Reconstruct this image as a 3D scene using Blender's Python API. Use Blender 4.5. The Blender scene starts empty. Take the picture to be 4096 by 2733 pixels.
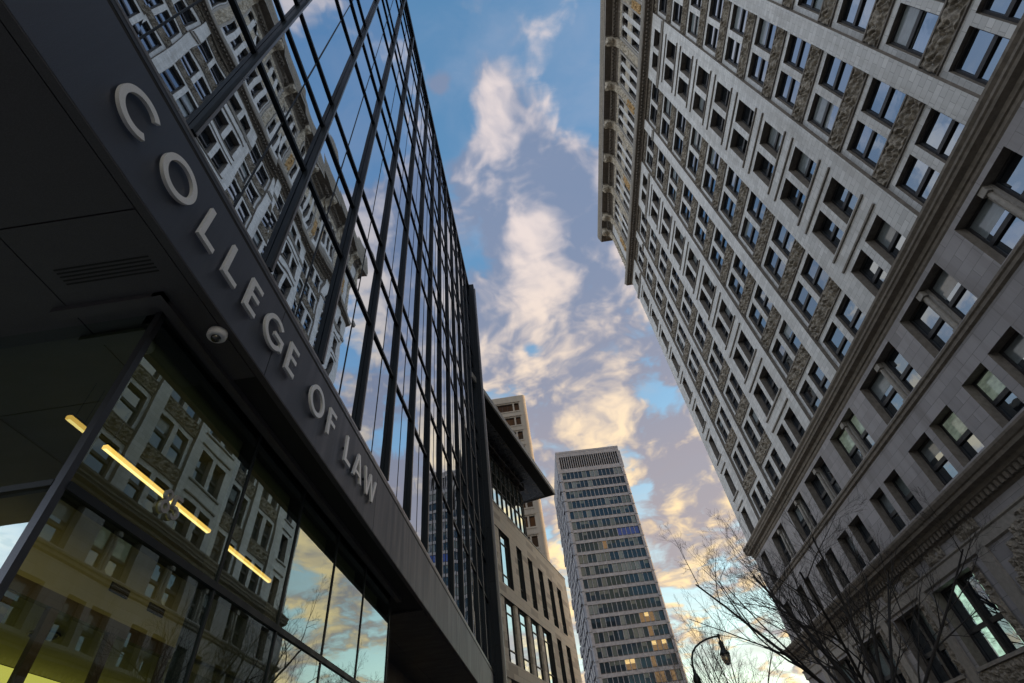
import bpy, math, random
from mathutils import Matrix, Vector, noise
random.seed(7)
SC = bpy.context.scene
COL = SC.collection
R = math.radians

# ------------------------------------------------------------------ camera
CAMZ = 1.6
FPX = 2011.5588
AX = (0.98874045, -0.14957312, -0.00449447)
AY = (0.10940959, 0.70209994, 0.70362292)
AZ = (-0.10208751, -0.69619219, 0.71055934)
cam_d = bpy.data.cameras.new("camera")
cam = bpy.data.objects.new("camera", cam_d)
COL.objects.link(cam)
right = Vector((AX[0], AY[0], AZ[0]))
up = -Vector((AX[1], AY[1], AZ[1]))
back = -Vector((AX[2], AY[2], AZ[2]))
m = Matrix((right, up, back)).transposed().to_4x4()
m.translation = Vector((0, 0, CAMZ))
cam.matrix_world = m
cam_d.sensor_fit = 'HORIZONTAL'
cam_d.sensor_width = 36.0
cam_d.lens = FPX / 4096 * 36
cam_d.clip_start = 0.05
cam_d.clip_end = 4000
SC.camera = cam


def proj(p):
    x, y, z = p[0], p[1], p[2] - CAMZ
    c = [AX[i] * x + AY[i] * y + AZ[i] * z for i in range(3)]
    if c[2] < 0.05:
        return None
    return (2048 + FPX * c[0] / c[2], 1366.5 + FPX * c[1] / c[2])


def seen_area(pts):
    """how large a quad is in the photograph (0 when outside the frame)"""
    q = [proj(p) for p in pts]
    if any(a is None for a in q):
        return 0
    q = [(min(max(a, 0), 4096), min(max(b, 0), 2733)) for a, b in q]
    s = 0
    for i in range(len(q)):
        a, b = q[i], q[(i + 1) % len(q)]
        s += a[0] * b[1] - b[0] * a[1]
    return abs(s) / 2


# ------------------------------------------------------------------ light and exposure
SUN_EL, SUN_AZ = 6.0, 88.0          # degrees; azimuth from +Y (along the street) towards +X
sun_d = bpy.data.lights.new("sun", 'SUN')
sun_d.energy = 2.0
sun_d.angle = R(0.5)
sun_d.color = (1.0, 0.70, 0.42)
sun = bpy.data.objects.new("sun", sun_d)
COL.objects.link(sun)
sdir = Vector((math.sin(R(SUN_AZ)) * math.cos(R(SUN_EL)), math.cos(R(SUN_AZ)) * math.cos(R(SUN_EL)), math.sin(R(SUN_EL))))
sun.rotation_euler = sdir.to_track_quat('Z', 'Y').to_euler()
SC.view_settings.view_transform = 'Standard'
SC.view_settings.look = 'None'
SC.view_settings.gamma = 1.0
SC.view_settings.exposure = 1.0
SC.view_settings.use_curve_mapping = False


def pixdir(u, v):
    """world direction of a point of the photograph given in 2350-wide coordinates"""
    k = 4096 / 2350
    d = (u * k - 2048, v * k - 1366.5, FPX)
    w = Vector((sum(AX[i] * d[i] for i in range(3)), sum(AY[i] * d[i] for i in range(3)), sum(AZ[i] * d[i] for i in range(3))))
    return w.normalized()


W = bpy.data.worlds.new("World")
SC.world = W
W.use_nodes = True
wt = W.node_tree
for n in list(wt.nodes):
    wt.nodes.remove(n)


class NT:
    """small helper for building node trees"""
    def __init__(s, tree):
        s.t = tree

    def n(s, typ, **kw):
        nd = s.t.nodes.new(typ)
        for k, v in kw.items():
            setattr(nd, k, v)
        return nd

    def l(s, a, b):
        s.t.links.new(a, b)

    def inp(s, sock, v):
        if hasattr(v, 'is_output') or isinstance(v, bpy.types.NodeSocket):
            s.l(v, sock)
        else:
            sock.default_value = v

    def math(s, op, a, b=0.0, c=0.0, clamp=False):
        nd = s.n('ShaderNodeMath', operation=op)
        nd.use_clamp = clamp
        s.inp(nd.inputs[0], a)
        s.inp(nd.inputs[1], b)
        if op in ('MULTIPLY_ADD', 'WRAP'):
            s.inp(nd.inputs[2], c)
        return nd.outputs[0]

    def vmath(s, op, a, b=(0, 0, 0), out=0):
        nd = s.n('ShaderNodeVectorMath', operation=op)
        s.inp(nd.inputs[0], a)
        s.inp(nd.inputs[1], b)
        return nd.outputs[out]

    def mix(s, fac, a, b, blend='MIX'):
        nd = s.n('ShaderNodeMix', data_type='RGBA', blend_type=blend)
        s.inp(nd.inputs[0], fac)
        s.inp(nd.inputs[6], a)
        s.inp(nd.inputs[7], b)
        return nd.outputs[2]

    def rng(s, v, a, b, c=0.0, d=1.0, smooth=True):
        nd = s.n('ShaderNodeMapRange', interpolation_type='SMOOTHSTEP' if smooth else 'LINEAR')
        s.inp(nd.inputs[0], v)
        nd.inputs[1].default_value = a
        nd.inputs[2].default_value = b
        nd.inputs[3].default_value = c
        nd.inputs[4].default_value = d
        return nd.outputs[0]

    def noise(s, vec, scale, detail=6, rough=0.55, dist=0.0):
        nd = s.n('ShaderNodeTexNoise')
        s.inp(nd.inputs['Vector'], vec)
        nd.inputs['Scale'].default_value = scale
        nd.inputs['Detail'].default_value = detail
        nd.inputs['Roughness'].default_value = rough
        nd.inputs['Distortion'].default_value = dist
        return nd.outputs[0]


def build_world():
    N = NT(wt)
    tc = N.n('ShaderNodeTexCoord').outputs['Generated']
    d = N.vmath('NORMALIZE', tc)
    sep = N.n('ShaderNodeSeparateXYZ')
    N.l(d, sep.inputs[0])
    z = sep.outputs[2]
    sky = N.n('ShaderNodeTexSky', sky_type='NISHITA')
    sky.sun_disc = False
    sky.sun_elevation = R(SUN_EL)
    sky.sun_rotation = R(SUN_AZ)
    sky.air_density = 1.0
    sky.dust_density = 0.6
    sky.ozone_density = 2.0
    bg_sky = N.n('ShaderNodeBackground')
    # deep blue overhead, clearer and paler towards the horizon
    grade = N.mix(N.rng(z, 0.05, 0.95), SKY_LOW, SKY_HIGH)
    N.l(N.mix(1.0, sky.outputs[0], grade, 'MULTIPLY'), bg_sky.inputs[0])
    bg_sky.inputs[1].default_value = SKY_STRENGTH
    # clouds lie on a layer overhead: direction -> point of that layer
    zc = N.math('MAXIMUM', z, 0.02)
    den = N.math('ADD', zc, 0.20)
    px = N.math('DIVIDE', sep.outputs[0], den)
    py = N.math('DIVIDE', sep.outputs[1], den)
    cmb = N.n('ShaderNodeCombineXYZ')
    N.l(px, cmb.inputs[0])
    N.l(py, cmb.inputs[1])
    p = cmb.outputs[0]
    warp = N.n('ShaderNodeTexNoise')
    N.l(p, warp.inputs['Vector'])
    warp.inputs['Scale'].default_value = 3.0
    warp.inputs['Detail'].default_value = 4
    wv = N.vmath('MULTIPLY', N.vmath('SUBTRACT', warp.outputs['Color'], (0.5, 0.5, 0.5)), (0.22, 0.22, 0.0))
    pw = N.vmath('ADD', p, wv)

    def body(vec):
        """broad shape of the cloud layer"""
        b1 = N.math('MULTIPLY', N.math('SUBTRACT', N.noise(vec, 2.4, 2, 0.5), 0.5), 1.25)
        return N.math('MULTIPLY_ADD', N.math('SUBTRACT', N.noise(vec, 5.5, 4, 0.55), 0.5), 0.95, b1)
    b0 = body(pw)
    b_s = body(N.vmath('ADD', pw, (0.075, 0.015, 0.0)))
    fine = N.noise(pw, 11.0, 9, 0.58)
    fine_s = N.noise(N.vmath('ADD', pw, (0.02, 0.006, 0.0)), 11.0, 9, 0.58)
    wisp = N.noise(N.vmath('MULTIPLY', p, (1.0, 3.0, 1.0)), 3.0, 8, 0.62, 0.6)
    dens = N.math('MULTIPLY_ADD', N.math('SUBTRACT', fine, 0.5), 0.45, N.math('ADD', b0, 0.05))
    dens = N.math('MULTIPLY_ADD', N.math('SUBTRACT', wisp, 0.5), 0.40, dens)
    for (u, v, w, k) in CLOUD_LOBES:
        dv = pixdir(u, v)
        dot = N.vmath('DOT_PRODUCT', d, tuple(dv), out=1)
        e = N.math('EXPONENT', N.math('MULTIPLY', N.math('SUBTRACT', dot, 1.0), k))
        dens = N.math('MULTIPLY_ADD', e, w, dens)
    cover = N.rng(dens, -0.09, 0.15)
    # sunlit side of the cloud against its own shade
    rim = N.math('MULTIPLY_ADD', N.math('SUBTRACT', fine, fine_s), 0.40, N.math('SUBTRACT', b0, b_s))
    thick = N.rng(dens, 0.10, 0.70)
    lit = N.rng(N.math('SUBTRACT', rim, N.math('MULTIPLY', thick, 0.05)), -0.12, 0.25)
    el = N.rng(z, 0.30, 0.92)
    shade_c = N.mix(el, (0.215, 0.182, 0.190, 1), (0.108, 0.138, 0.208, 1))
    lit_c = N.mix(el, (0.66, 0.475, 0.235, 1), (0.45, 0.385, 0.365, 1))
    cc = N.mix(lit, shade_c, lit_c)
    # unseen clouds away from the low sun: cool, added brightness fills the facades
    side = N.rng(N.vmath('DOT_PRODUCT', d, (-0.95, -0.30, 0.08), out=1), 0.10, 0.85)
    cc = N.mix(N.math('MULTIPLY', side, 0.85), cc, (0.215, 0.248, 0.300, 1))
    cover = N.math('MAXIMUM', cover, N.math('MULTIPLY', side, 0.75))
    glow = N.rng(N.vmath('DOT_PRODUCT', d, tuple(sdir), out=1), 0.40, 1.0)
    bg_c = N.n('ShaderNodeBackground')
    N.l(cc, bg_c.inputs[0])
    N.l(N.math('MULTIPLY_ADD', glow, 3.5, N.math('MULTIPLY_ADD', side, 2.0, 1.0)), bg_c.inputs[1])
    veil = N.math('MULTIPLY', N.rng(N.noise(N.vmath('MULTIPLY', pw, (1.0, 1.7, 1.0)), 2.1, 7, 0.55), 0.40, 0.66), 0.62)
    bg_v = N.n('ShaderNodeBackground')
    N.l(N.mix(el, (0.34, 0.32, 0.30, 1), (0.165, 0.205, 0.285, 1)), bg_v.inputs[0])
    mv = N.n('ShaderNodeMixShader')
    N.l(veil, mv.inputs[0])
    N.l(bg_sky.outputs[0], mv.inputs[1])
    N.l(bg_v.outputs[0], mv.inputs[2])
    mx = N.n('ShaderNodeMixShader')
    N.l(N.math('MULTIPLY', cover, 0.90), mx.inputs[0])
    N.l(mv.outputs[0], mx.inputs[1])
    N.l(bg_c.outputs[0], mx.inputs[2])
    out = N.n('ShaderNodeOutputWorld')
    N.l(mx.outputs[0], out.inputs[0])


SKY_STRENGTH = 0.15
SKY_LOW, SKY_HIGH = (3.0, 2.35, 1.7, 1), (1.35, 1.72, 1.80, 1)
# (x, y in the photograph, weight, tightness): where clouds gather and where blue opens up
CLOUD_LOBES = [
    (1210, 440, 0.30, 110), (1110, 400, 0.16, 500), (1330, 450, 0.16, 500), (1280, 560, 0.16, 260), (1008, 200, 0.42, 4500), (1170, 230, 0.16, 300),
    (1300, 730, 0.34, 180), (1130, 720, 0.14, 500), (1145, 830, 0.40, 700), (1350, 890, 0.40, 400), (1450, 960, 0.26, 700), (1220, 960, 0.16, 500),
    (1545, 1040, 0.40, 500), (1560, 1180, 0.22, 220), (1600, 1300, 0.10, 200), (1500, 820, 0.16, 800), (1420, 700, 0.10, 500),
    (1050, 290, -0.40, 900), (1330, 240, -0.24, 300), (1230, 90, -0.12, 120), (1100, 600, -0.18, 900), (1225, 545, -0.30, 2600),
    (1215, 800, -0.34, 2600), (1500, 900, -0.30, 2500), (1680, 1440, -0.16, 90), (900, 150, -0.10, 60),
]
build_world()

# ------------------------------------------------------------------ materials
MATS = {}


def new_mat(name):
    mt = bpy.data.materials.new(name)
    mt.use_nodes = True
    t = mt.node_tree
    for n in list(t.nodes):
        t.nodes.remove(n)
    N = NT(t)
    out = N.n('ShaderNodeOutputMaterial')
    MATS[name] = mt
    return N, out


def pbsdf(N, out, color, rough=0.6, metal=0.0, bump=None, bstr=0.3, bdist=0.02, spec=0.5):
    b = N.n('ShaderNodeBsdfPrincipled')
    N.inp(b.inputs['Base Color'], color)
    N.inp(b.inputs['Roughness'], rough)
    b.inputs['Metallic'].default_value = metal
    b.inputs['Specular IOR Level'].default_value = spec
    if bump is not None:
        bp = N.n('ShaderNodeBump')
        bp.inputs['Strength'].default_value = bstr
        bp.inputs['Distance'].default_value = bdist
        N.l(bump, bp.inputs['Height'])
        N.l(bp.outputs[0], b.inputs['Normal'])
    N.l(b.outputs[0], out.inputs[0])
    return b


def c4(c, k=1.0):
    return (c[0] * k, c[1] * k, c[2] * k, 1)


def yz_coords(N):
    """(along the wall, up, 0) whichever way the wall faces"""
    g = N.n('ShaderNodeNewGeometry')
    s = N.n('ShaderNodeSeparateXYZ')
    N.l(g.outputs['Position'], s.inputs[0])
    nn = N.n('ShaderNodeSeparateXYZ')
    N.l(g.outputs['True Normal'], nn.inputs[0])
    ax = N.math('ABSOLUTE', nn.outputs[0])
    ay = N.math('ABSOLUTE', nn.outputs[1])
    sel = N.math('GREATER_THAN', ax, ay)
    hor = N.math('ADD', N.math('MULTIPLY', s.outputs[1], sel), N.math('MULTIPLY', s.outputs[0], N.math('SUBTRACT', 1.0, sel)))
    c = N.n('ShaderNodeCombineXYZ')
    N.l(hor, c.inputs[0])
    N.l(s.outputs[2], c.inputs[1])
    return c.outputs[0], g.outputs['Position']


def masonry(name, col, bw, bh, mortar=0.012, var=0.18, mort_k=0.6, stain=0.25, rough=0.75, tint2=None, thresh=None):
    N, out = new_mat(name)
    uv, pos = yz_coords(N)
    br = N.n('ShaderNodeTexBrick')
    N.l(uv, br.inputs['Vector'])
    br.inputs['Scale'].default_value = 1.0
    br.inputs['Brick Width'].default_value = bw
    br.inputs['Row Height'].default_value = bh
    br.inputs['Mortar Size'].default_value = mortar
    br.inputs['Mortar Smooth'].default_value = 0.2
    br.inputs['Bias'].default_value = 0.0
    br.inputs['Color1'].default_value = (0, 0, 0, 1)
    br.inputs['Color2'].default_value = (1, 1, 1, 1)
    br.inputs['Mortar'].default_value = (0.5, 0.5, 0.5, 1)
    rnd = br.outputs['Color']
    if tint2 is None:
        c = N.mix(rnd, c4(col, 1 - var), c4(col, 1 + var))
    else:
        sel = N.rng(rnd, thresh - 0.02, thresh + 0.02)
        c = N.mix(sel, c4(col), c4(tint2))
        c = N.mix(0.25, c, N.mix(rnd, c4(col, 0.85), c4(col, 1.1)))
    c = N.mix(br.outputs['Fac'], c, c4(col, mort_k))
    big = N.noise(pos, 0.35, 5, 0.6)
    streak_v = N.vmath('MULTIPLY', pos, (1.3, 1.3, 0.12))
    st = N.noise(streak_v, 1.0, 5, 0.65)
    f = N.math('MULTIPLY', N.rng(st, 0.42, 0.72), stain)
    c = N.mix(f, c, c4((col[0] * 0.55, col[1] * 0.52, col[2] * 0.48)))
    c = N.mix(N.math('MULTIPLY', N.rng(big, 0.35, 0.7), 0.25), c, c4(col, 1.12))
    grain = N.noise(pos, 14.0, 4, 0.6)
    h = N.math('SUBTRACT', N.math('MULTIPLY', grain, 0.25), br.outputs['Fac'])
    pbsdf(N, out, c, rough, 0, h, 0.5, 0.012)


masonry('pale_tile', (0.48, 0.48, 0.475), 0.68, 0.30, 0.012, 0.15, 0.55, 0.50)
masonry('base_stone', (0.275, 0.262, 0.268), 1.35, 0.48, 0.012, 0.18, 0.6, 0.55)
masonry('tan_stone', (0.70, 0.61, 0.50), 1.30, 0.343, 0.012, 0.1, 0.72, 0.12, 0.7, (0.36, 0.285, 0.225), 0.70)
masonry('tower_stone', (0.37, 0.36, 0.365), 1.6, 1.2, 0.02, 0.07, 0.75, 0.35)
masonry('concrete', (0.27, 0.25, 0.22), 3.0, 3.22, 0.02, 0.06, 0.6, 0.35)


def rough_mat(name, col, rough=0.8, nscale=6.0, var=0.35, bstr=0.4, bdist=0.03, metal=0.0, spec=0.4, detail=6):
    N, out = new_mat(name)
    g = N.n('ShaderNodeNewGeometry').outputs['Position']
    a = N.noise(g, nscale, detail, 0.62)
    b = N.noise(g, nscale * 0.12, 4, 0.55)
    c = N.mix(N.rng(a, 0.3, 0.7), c4(col, 1 - var), c4(col, 1 + var))
    c = N.mix(N.math('MULTIPLY', N.rng(b, 0.35, 0.7), 0.35), c, c4(col, 1 - var))
    pbsdf(N, out, c, rough, metal, a, bstr, bdist, spec)


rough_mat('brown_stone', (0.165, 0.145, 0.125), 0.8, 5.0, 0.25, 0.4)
rough_mat('carved_stone', (0.215, 0.188, 0.152), 0.85, 9.0, 0.42, 0.7, 0.04)
rough_mat('cornice_stone', (0.150, 0.128, 0.105), 0.8, 4.0, 0.25, 0.4)
rough_mat('ochre_ornament', (0.42, 0.27, 0.12), 0.85, 8.0, 0.4, 0.8, 0.05)
rough_mat('trim_stone', (0.26, 0.24, 0.215), 0.75, 5.0, 0.15, 0.25)
rough_mat('asphalt', (0.05, 0.05, 0.052), 0.9, 30.0, 0.3, 0.3)
rough_mat('paving', (0.28, 0.27, 0.25), 0.85, 12.0, 0.15, 0.3)
rough_mat('kerb_stone', (0.33, 0.32, 0.30), 0.8, 10.0, 0.15, 0.3)
rough_mat('road_paint', (0.75, 0.74, 0.70), 0.7, 20.0, 0.1, 0.1)
rough_mat('bark', (0.030, 0.027, 0.026), 0.9, 30.0, 0.35, 0.5, 0.01)
rough_mat('dark_frame', (0.030, 0.029, 0.031), 0.55, 8.0, 0.2, 0.1, 0.01)
rough_mat('lamp_iron', (0.012, 0.020, 0.017), 0.4, 12.0, 0.3, 0.1, 0.005)
rough_mat('tower_panel', (0.215, 0.220, 0.250), 0.7, 1.2, 0.2, 0.3, 0.05)
rough_mat('interior_wall', (0.26, 0.25, 0.15), 0.8, 0.8, 0.12, 0.05)
rough_mat('interior_brown', (0.045, 0.032, 0.027), 0.6, 2.0, 0.2, 0.05)
rough_mat('interior_floor', (0.16, 0.15, 0.13), 0.4, 2.0, 0.15, 0.05)
rough_mat('canopy_edge', (0.34, 0.32, 0.29), 0.5, 2.0, 0.1, 0.1)
rough_mat('roof_gravel', (0.2, 0.2, 0.19), 0.9, 8.0, 0.2, 0.3)
rough_mat('camera_shell', (0.62, 0.62, 0.65), 0.35, 6.0, 0.05, 0.03)
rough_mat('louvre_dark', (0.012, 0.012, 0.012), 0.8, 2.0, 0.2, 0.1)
rough_mat('yellow_brick', (0.36, 0.27, 0.17), 0.8, 3.0, 0.2, 0.3)
rough_mat('far_ornament', (0.40, 0.355, 0.285), 0.85, 6.0, 0.4, 0.7, 0.05)


def metal_panel(name, col, rough, speck=0.0, metal=0.6, streak=0.12, spec=0.5):
    N, out = new_mat(name)
    g = N.n('ShaderNodeNewGeometry').outputs['Position']
    sv = N.vmath('MULTIPLY', g, (2.0, 6.0, 0.5))
    st = N.noise(sv, 1.0, 6, 0.65)
    fn = N.noise(g, 160.0, 2, 0.6)
    c = N.mix(N.math('MULTIPLY', N.rng(st, 0.45, 0.75), streak), c4(col), c4(col, 2.3))
    c = N.mix(N.math('MULTIPLY', N.rng(fn, 0.45, 0.6), speck), c, c4(col, 2.0))
    rr = N.rng(st, 0.3, 0.7, rough - 0.06, rough + 0.08)
    pbsdf(N, out, c, rr, metal, fn, 0.05, 0.002, spec)


metal_panel('fascia_metal', (0.066, 0.075, 0.100), 0.46, 0.25)
metal_panel('fin_metal', (0.009, 0.013, 0.019), 0.48, 0.1, 0.0, 0.05, 0.22)
metal_panel('soffit_metal', (0.052, 0.050, 0.056), 0.55, 0.3, 0.3, 0.08)
metal_panel('edge_metal', (0.22, 0.21, 0.215), 0.32, 0.0, 0.9, 0.1)
metal_panel('sill_metal', (0.075, 0.080, 0.095), 0.35, 0.1, 0.8, 0.1)
metal_panel('letter_metal', (0.74, 0.745, 0.76), 0.36, 0.1, 0.35, 0.03)
metal_panel('canopy_metal', (0.20, 0.205, 0.225), 0.28, 0.0, 0.85, 0.1)
metal_panel('digit_metal', (0.34, 0.33, 0.33), 0.42, 0.1, 0.6, 0.05)


def glass_mirror(name, dark, tint, f0, wave=0.6, wstr=0.10, wdist=0.02, fmax=1.0, back_rough=0.5):
    """coated facade glass: a dark room behind, a strong reflection on top that grows towards grazing angles"""
    N, out = new_mat(name)
    g = N.n('ShaderNodeNewGeometry').outputs['Position']
    w = N.noise(g, wave, 2, 0.5)
    bp = N.n('ShaderNodeBump')
    bp.inputs['Strength'].default_value = wstr
    bp.inputs['Distance'].default_value = wdist
    N.l(w, bp.inputs['Height'])
    lw = N.n('ShaderNodeLayerWeight')
    lw.inputs['Blend'].default_value = 0.5
    fac = N.rng(N.math('POWER', lw.outputs['Facing'], 2.2), 0.0, 1.0, f0, fmax, False)
    d = N.n('ShaderNodeBsdfDiffuse')
    d.inputs[0].default_value = c4(dark)
    gl = N.n('ShaderNodeBsdfGlossy')
    gl.inputs[0].default_value = c4(tint)
    gl.inputs['Roughness'].default_value = 0.012
    N.l(bp.outputs[0], gl.inputs['Normal'])
    mx = N.n('ShaderNodeMixShader')
    N.l(fac, mx.inputs[0])
    N.l(d.outputs[0], mx.inputs[1])
    N.l(gl.outputs[0], mx.inputs[2])
    N.l(mx.outputs[0], out.inputs[0])


glass_mirror('facade_glass', (0.004, 0.006, 0.008), (0.78, 0.86, 0.96), 0.62, 0.62, 0.09, 0.05, 0.98)
glass_mirror('window_glass', (0.012, 0.014, 0.017), (0.56, 0.67, 0.80), 0.27, 1.4, 0.08, 0.03, 0.80)
glass_mirror('tower_glass', (0.012, 0.020, 0.030), (0.40, 0.58, 0.75), 0.05, 1.0, 0.1, 0.03, 0.5)
glass_mirror('tan_glass', (0.02, 0.025, 0.022), (0.80, 0.92, 0.90), 0.55, 0.8, 0.05, 0.02, 0.95)
glass_mirror('brown_glass', (0.018, 0.010, 0.006), (0.42, 0.26, 0.17), 0.06, 1.0, 0.12, 0.03, 0.5)


def blind_mat(name, col, f0=0.10, emit=None, estr=0.0):
    """a pane with a drawn blind or a lit room close behind it"""
    N, out = new_mat(name)
    g = N.n('ShaderNodeNewGeometry').outputs['Position']
    a = N.noise(N.vmath('MULTIPLY', g, (1, 2.5, 7.0)), 1.0, 3, 0.6)
    c = N.mix(N.rng(a, 0.3, 0.7), c4(col, 0.85), c4(col, 1.08))
    b = pbsdf(N, out, c, 0.12, 0, None, spec=0.6)
    if emit:
        N.inp(b.inputs['Emission Color'], N.mix(N.rng(a, 0.35, 0.65), c4(emit, 0.55), c4(emit)))
        b.inputs['Emission Strength'].default_value = estr


blind_mat('blind_pane', (0.125, 0.15, 0.148))
blind_mat('pale_blind_pane', (0.19, 0.215, 0.225))
blind_mat('tower_blind', (0.075, 0.092, 0.092))
blind_mat('tower_pale_blind', (0.12, 0.14, 0.145))
blind_mat('blue_pane', (0.01, 0.035, 0.22))
blind_mat('lit_pane', (0.10, 0.08, 0.05), 0.1, (1.0, 0.68, 0.26), 0.50)
blind_mat('dim_lit_pane', (0.06, 0.05, 0.03), 0.1, (0.9, 0.45, 0.15), 0.10)
blind_mat('green_lit_pane', (0.14, 0.18, 0.15), 0.1, (0.66, 0.80, 0.62), 0.07)
blind_mat('mint_lit_pane', (0.2, 0.28, 0.22), 0.1, (0.55, 0.88, 0.68), 0.42)


def clear_glass(name, f0, pw):
    N, out = new_mat(name)
    g = N.n('ShaderNodeNewGeometry').outputs['Position']
    w = N.noise(g, 0.9, 2, 0.5)
    bp = N.n('ShaderNodeBump')
    bp.inputs['Strength'].default_value = 0.06
    bp.inputs['Distance'].default_value = 0.02
    N.l(w, bp.inputs['Height'])
    lw = N.n('ShaderNodeLayerWeight')
    lw.inputs['Blend'].default_value = 0.5
    fac = N.rng(N.math('POWER', lw.outputs['Facing'], pw), 0.0, 1.0, f0, 1.0, False)
    t = N.n('ShaderNodeBsdfTransparent')
    t.inputs[0].default_value = (0.60, 0.70, 0.62, 1)
    gl = N.n('ShaderNodeBsdfGlossy')
    gl.inputs[0].default_value = (0.78, 0.90, 0.86, 1)
    gl.inputs['Roughness'].default_value = 0.008
    N.l(bp.outputs[0], gl.inputs['Normal'])
    mx = N.n('ShaderNodeMixShader')
    N.l(fac, mx.inputs[0])
    N.l(t.outputs[0], mx.inputs[1])
    N.l(gl.outputs[0], mx.inputs[2])
    N.l(mx.outputs[0], out.inputs[0])


clear_glass('lobby_glass', 0.08, 1.8)
clear_glass('side_glass', 0.45, 1.6)


def emit_mat(name, col, s):
    N, out = new_mat(name)
    e = N.n('ShaderNodeEmission')
    e.inputs[0].default_value = c4(col)
    e.inputs[1].default_value = s
    N.l(e.outputs[0], out.inputs[0])


emit_mat('lamp_strip', (1.0, 0.56, 0.12), 1.0)
emit_mat('lamp_core', (1.0, 0.72, 0.26), 1.5)
emit_mat('lit_wall_glow', (1.0, 0.86, 0.17), 0.45)  # lit look of the lobby back wall, put in as emission


def lens_mat():
    N, out = new_mat('lamp_lens')
    b = pbsdf(N, out, (0.35, 0.33, 0.29, 1), 0.25)
    b.inputs['Transmission Weight'].default_value = 0.75
    N, out = new_mat('camera_lens')
    pbsdf(N, out, (0.01, 0.01, 0.012, 1), 0.05, 0, None, spec=1.0)


lens_mat()


# ------------------------------------------------------------------ mesh helpers
class MB:
    def __init__(s):
        s.v, s.f, s.mi, s.mats, s.sm = [], [], [], [], []
        s.cur = 0
        s.smooth = False

    def mat(s, name):
        if name not in s.mats:
            s.mats.append(name)
        s.cur = s.mats.index(name)
        return s

    def face(s, pts):
        b = len(s.v)
        s.v.extend([tuple(p) for p in pts])
        s.f.append(tuple(range(b, b + len(pts))))
        s.mi.append(s.cur)
        s.sm.append(s.smooth)
        return s

    def box(s, x0, x1, y0, y1, z0, z1, fr=None):
        P = [(x0, y0, z0), (x1, y0, z0), (x1, y1, z0), (x0, y1, z0), (x0, y0, z1), (x1, y0, z1), (x1, y1, z1), (x0, y1, z1)]
        if fr:
            P = [fr(*p) for p in P]
        b = len(s.v)
        s.v.extend(P)
        for q in ((0, 3, 2, 1), (4, 5, 6, 7), (0, 1, 5, 4), (1, 2, 6, 5), (2, 3, 7, 6), (3, 0, 4, 7)):
            s.f.append(tuple(b + i for i in q))
            s.mi.append(s.cur)
            s.sm.append(False)
        return s

    def grid(s, rows, close_u=False, smooth=True):
        """rows of points joined into quads"""
        b = len(s.v)
        w = len(rows[0])
        for r in rows:
            s.v.extend([tuple(p) for p in r])
        for i in range(len(rows) - 1):
            for j in range(w if close_u else w - 1):
                k = (j + 1) % w
                s.f.append((b + i * w + j, b + i * w + k, b + (i + 1) * w + k, b + (i + 1) * w + j))
                s.mi.append(s.cur)
                s.sm.append(smooth)

    def tube(s, pts, rad, n=8, cap=True, smooth=True):
        rows = []
        pts = [Vector(p) for p in pts]
        ref = None
        for i, p in enumerate(pts):
            t = (pts[min(i + 1, len(pts) - 1)] - pts[max(i - 1, 0)]).normalized()
            if ref is None:
                a = Vector((0, 0, 1)) if abs(t.z) < 0.9 else Vector((1, 0, 0))
                ref = t.cross(a).normalized()
            ref = (ref - t * ref.dot(t)).normalized()
            o = t.cross(ref)
            r = rad[i] if hasattr(rad, '__len__') else rad
            rows.append([p + (ref * math.cos(2 * math.pi * j / n) + o * math.sin(2 * math.pi * j / n)) * r for j in range(n)])
        s.grid(rows, True, smooth)
        if cap:
            s.face(rows[0][::-1])
            s.face(rows[-1])

    def lathe(s, cx, cy, prof, n=20):
        rows = [[(cx + r * math.cos(2 * math.pi * j / n), cy + r * math.sin(2 * math.pi * j / n), z) for j in range(n)] for r, z in prof]
        s.grid(rows, True, True)

    def build(s, name, parent=None, **tags):
        me = bpy.data.meshes.new(name)
        me.from_pydata(s.v, [], s.f)
        for k in s.mats:
            me.materials.append(MATS[k])
        me.polygons.foreach_set('material_index', s.mi)
        me.polygons.foreach_set('use_smooth', s.sm)
        me.update()
        o = bpy.data.objects.new(name, me)
        COL.objects.link(o)
        if parent is not None:
            o.parent = parent
            o.matrix_parent_inverse = Matrix.Translation(-parent.location)
        for k, v in tags.items():
            o[k] = v
        return o


def thing(name, label, cat, loc, group=None):
    o = bpy.data.objects.new(name, None)
    o.empty_display_size = 0.3
    COL.objects.link(o)
    o.location = loc
    o['label'] = label
    o['category'] = cat
    if group:
        o['group'] = group
    return o


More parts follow.
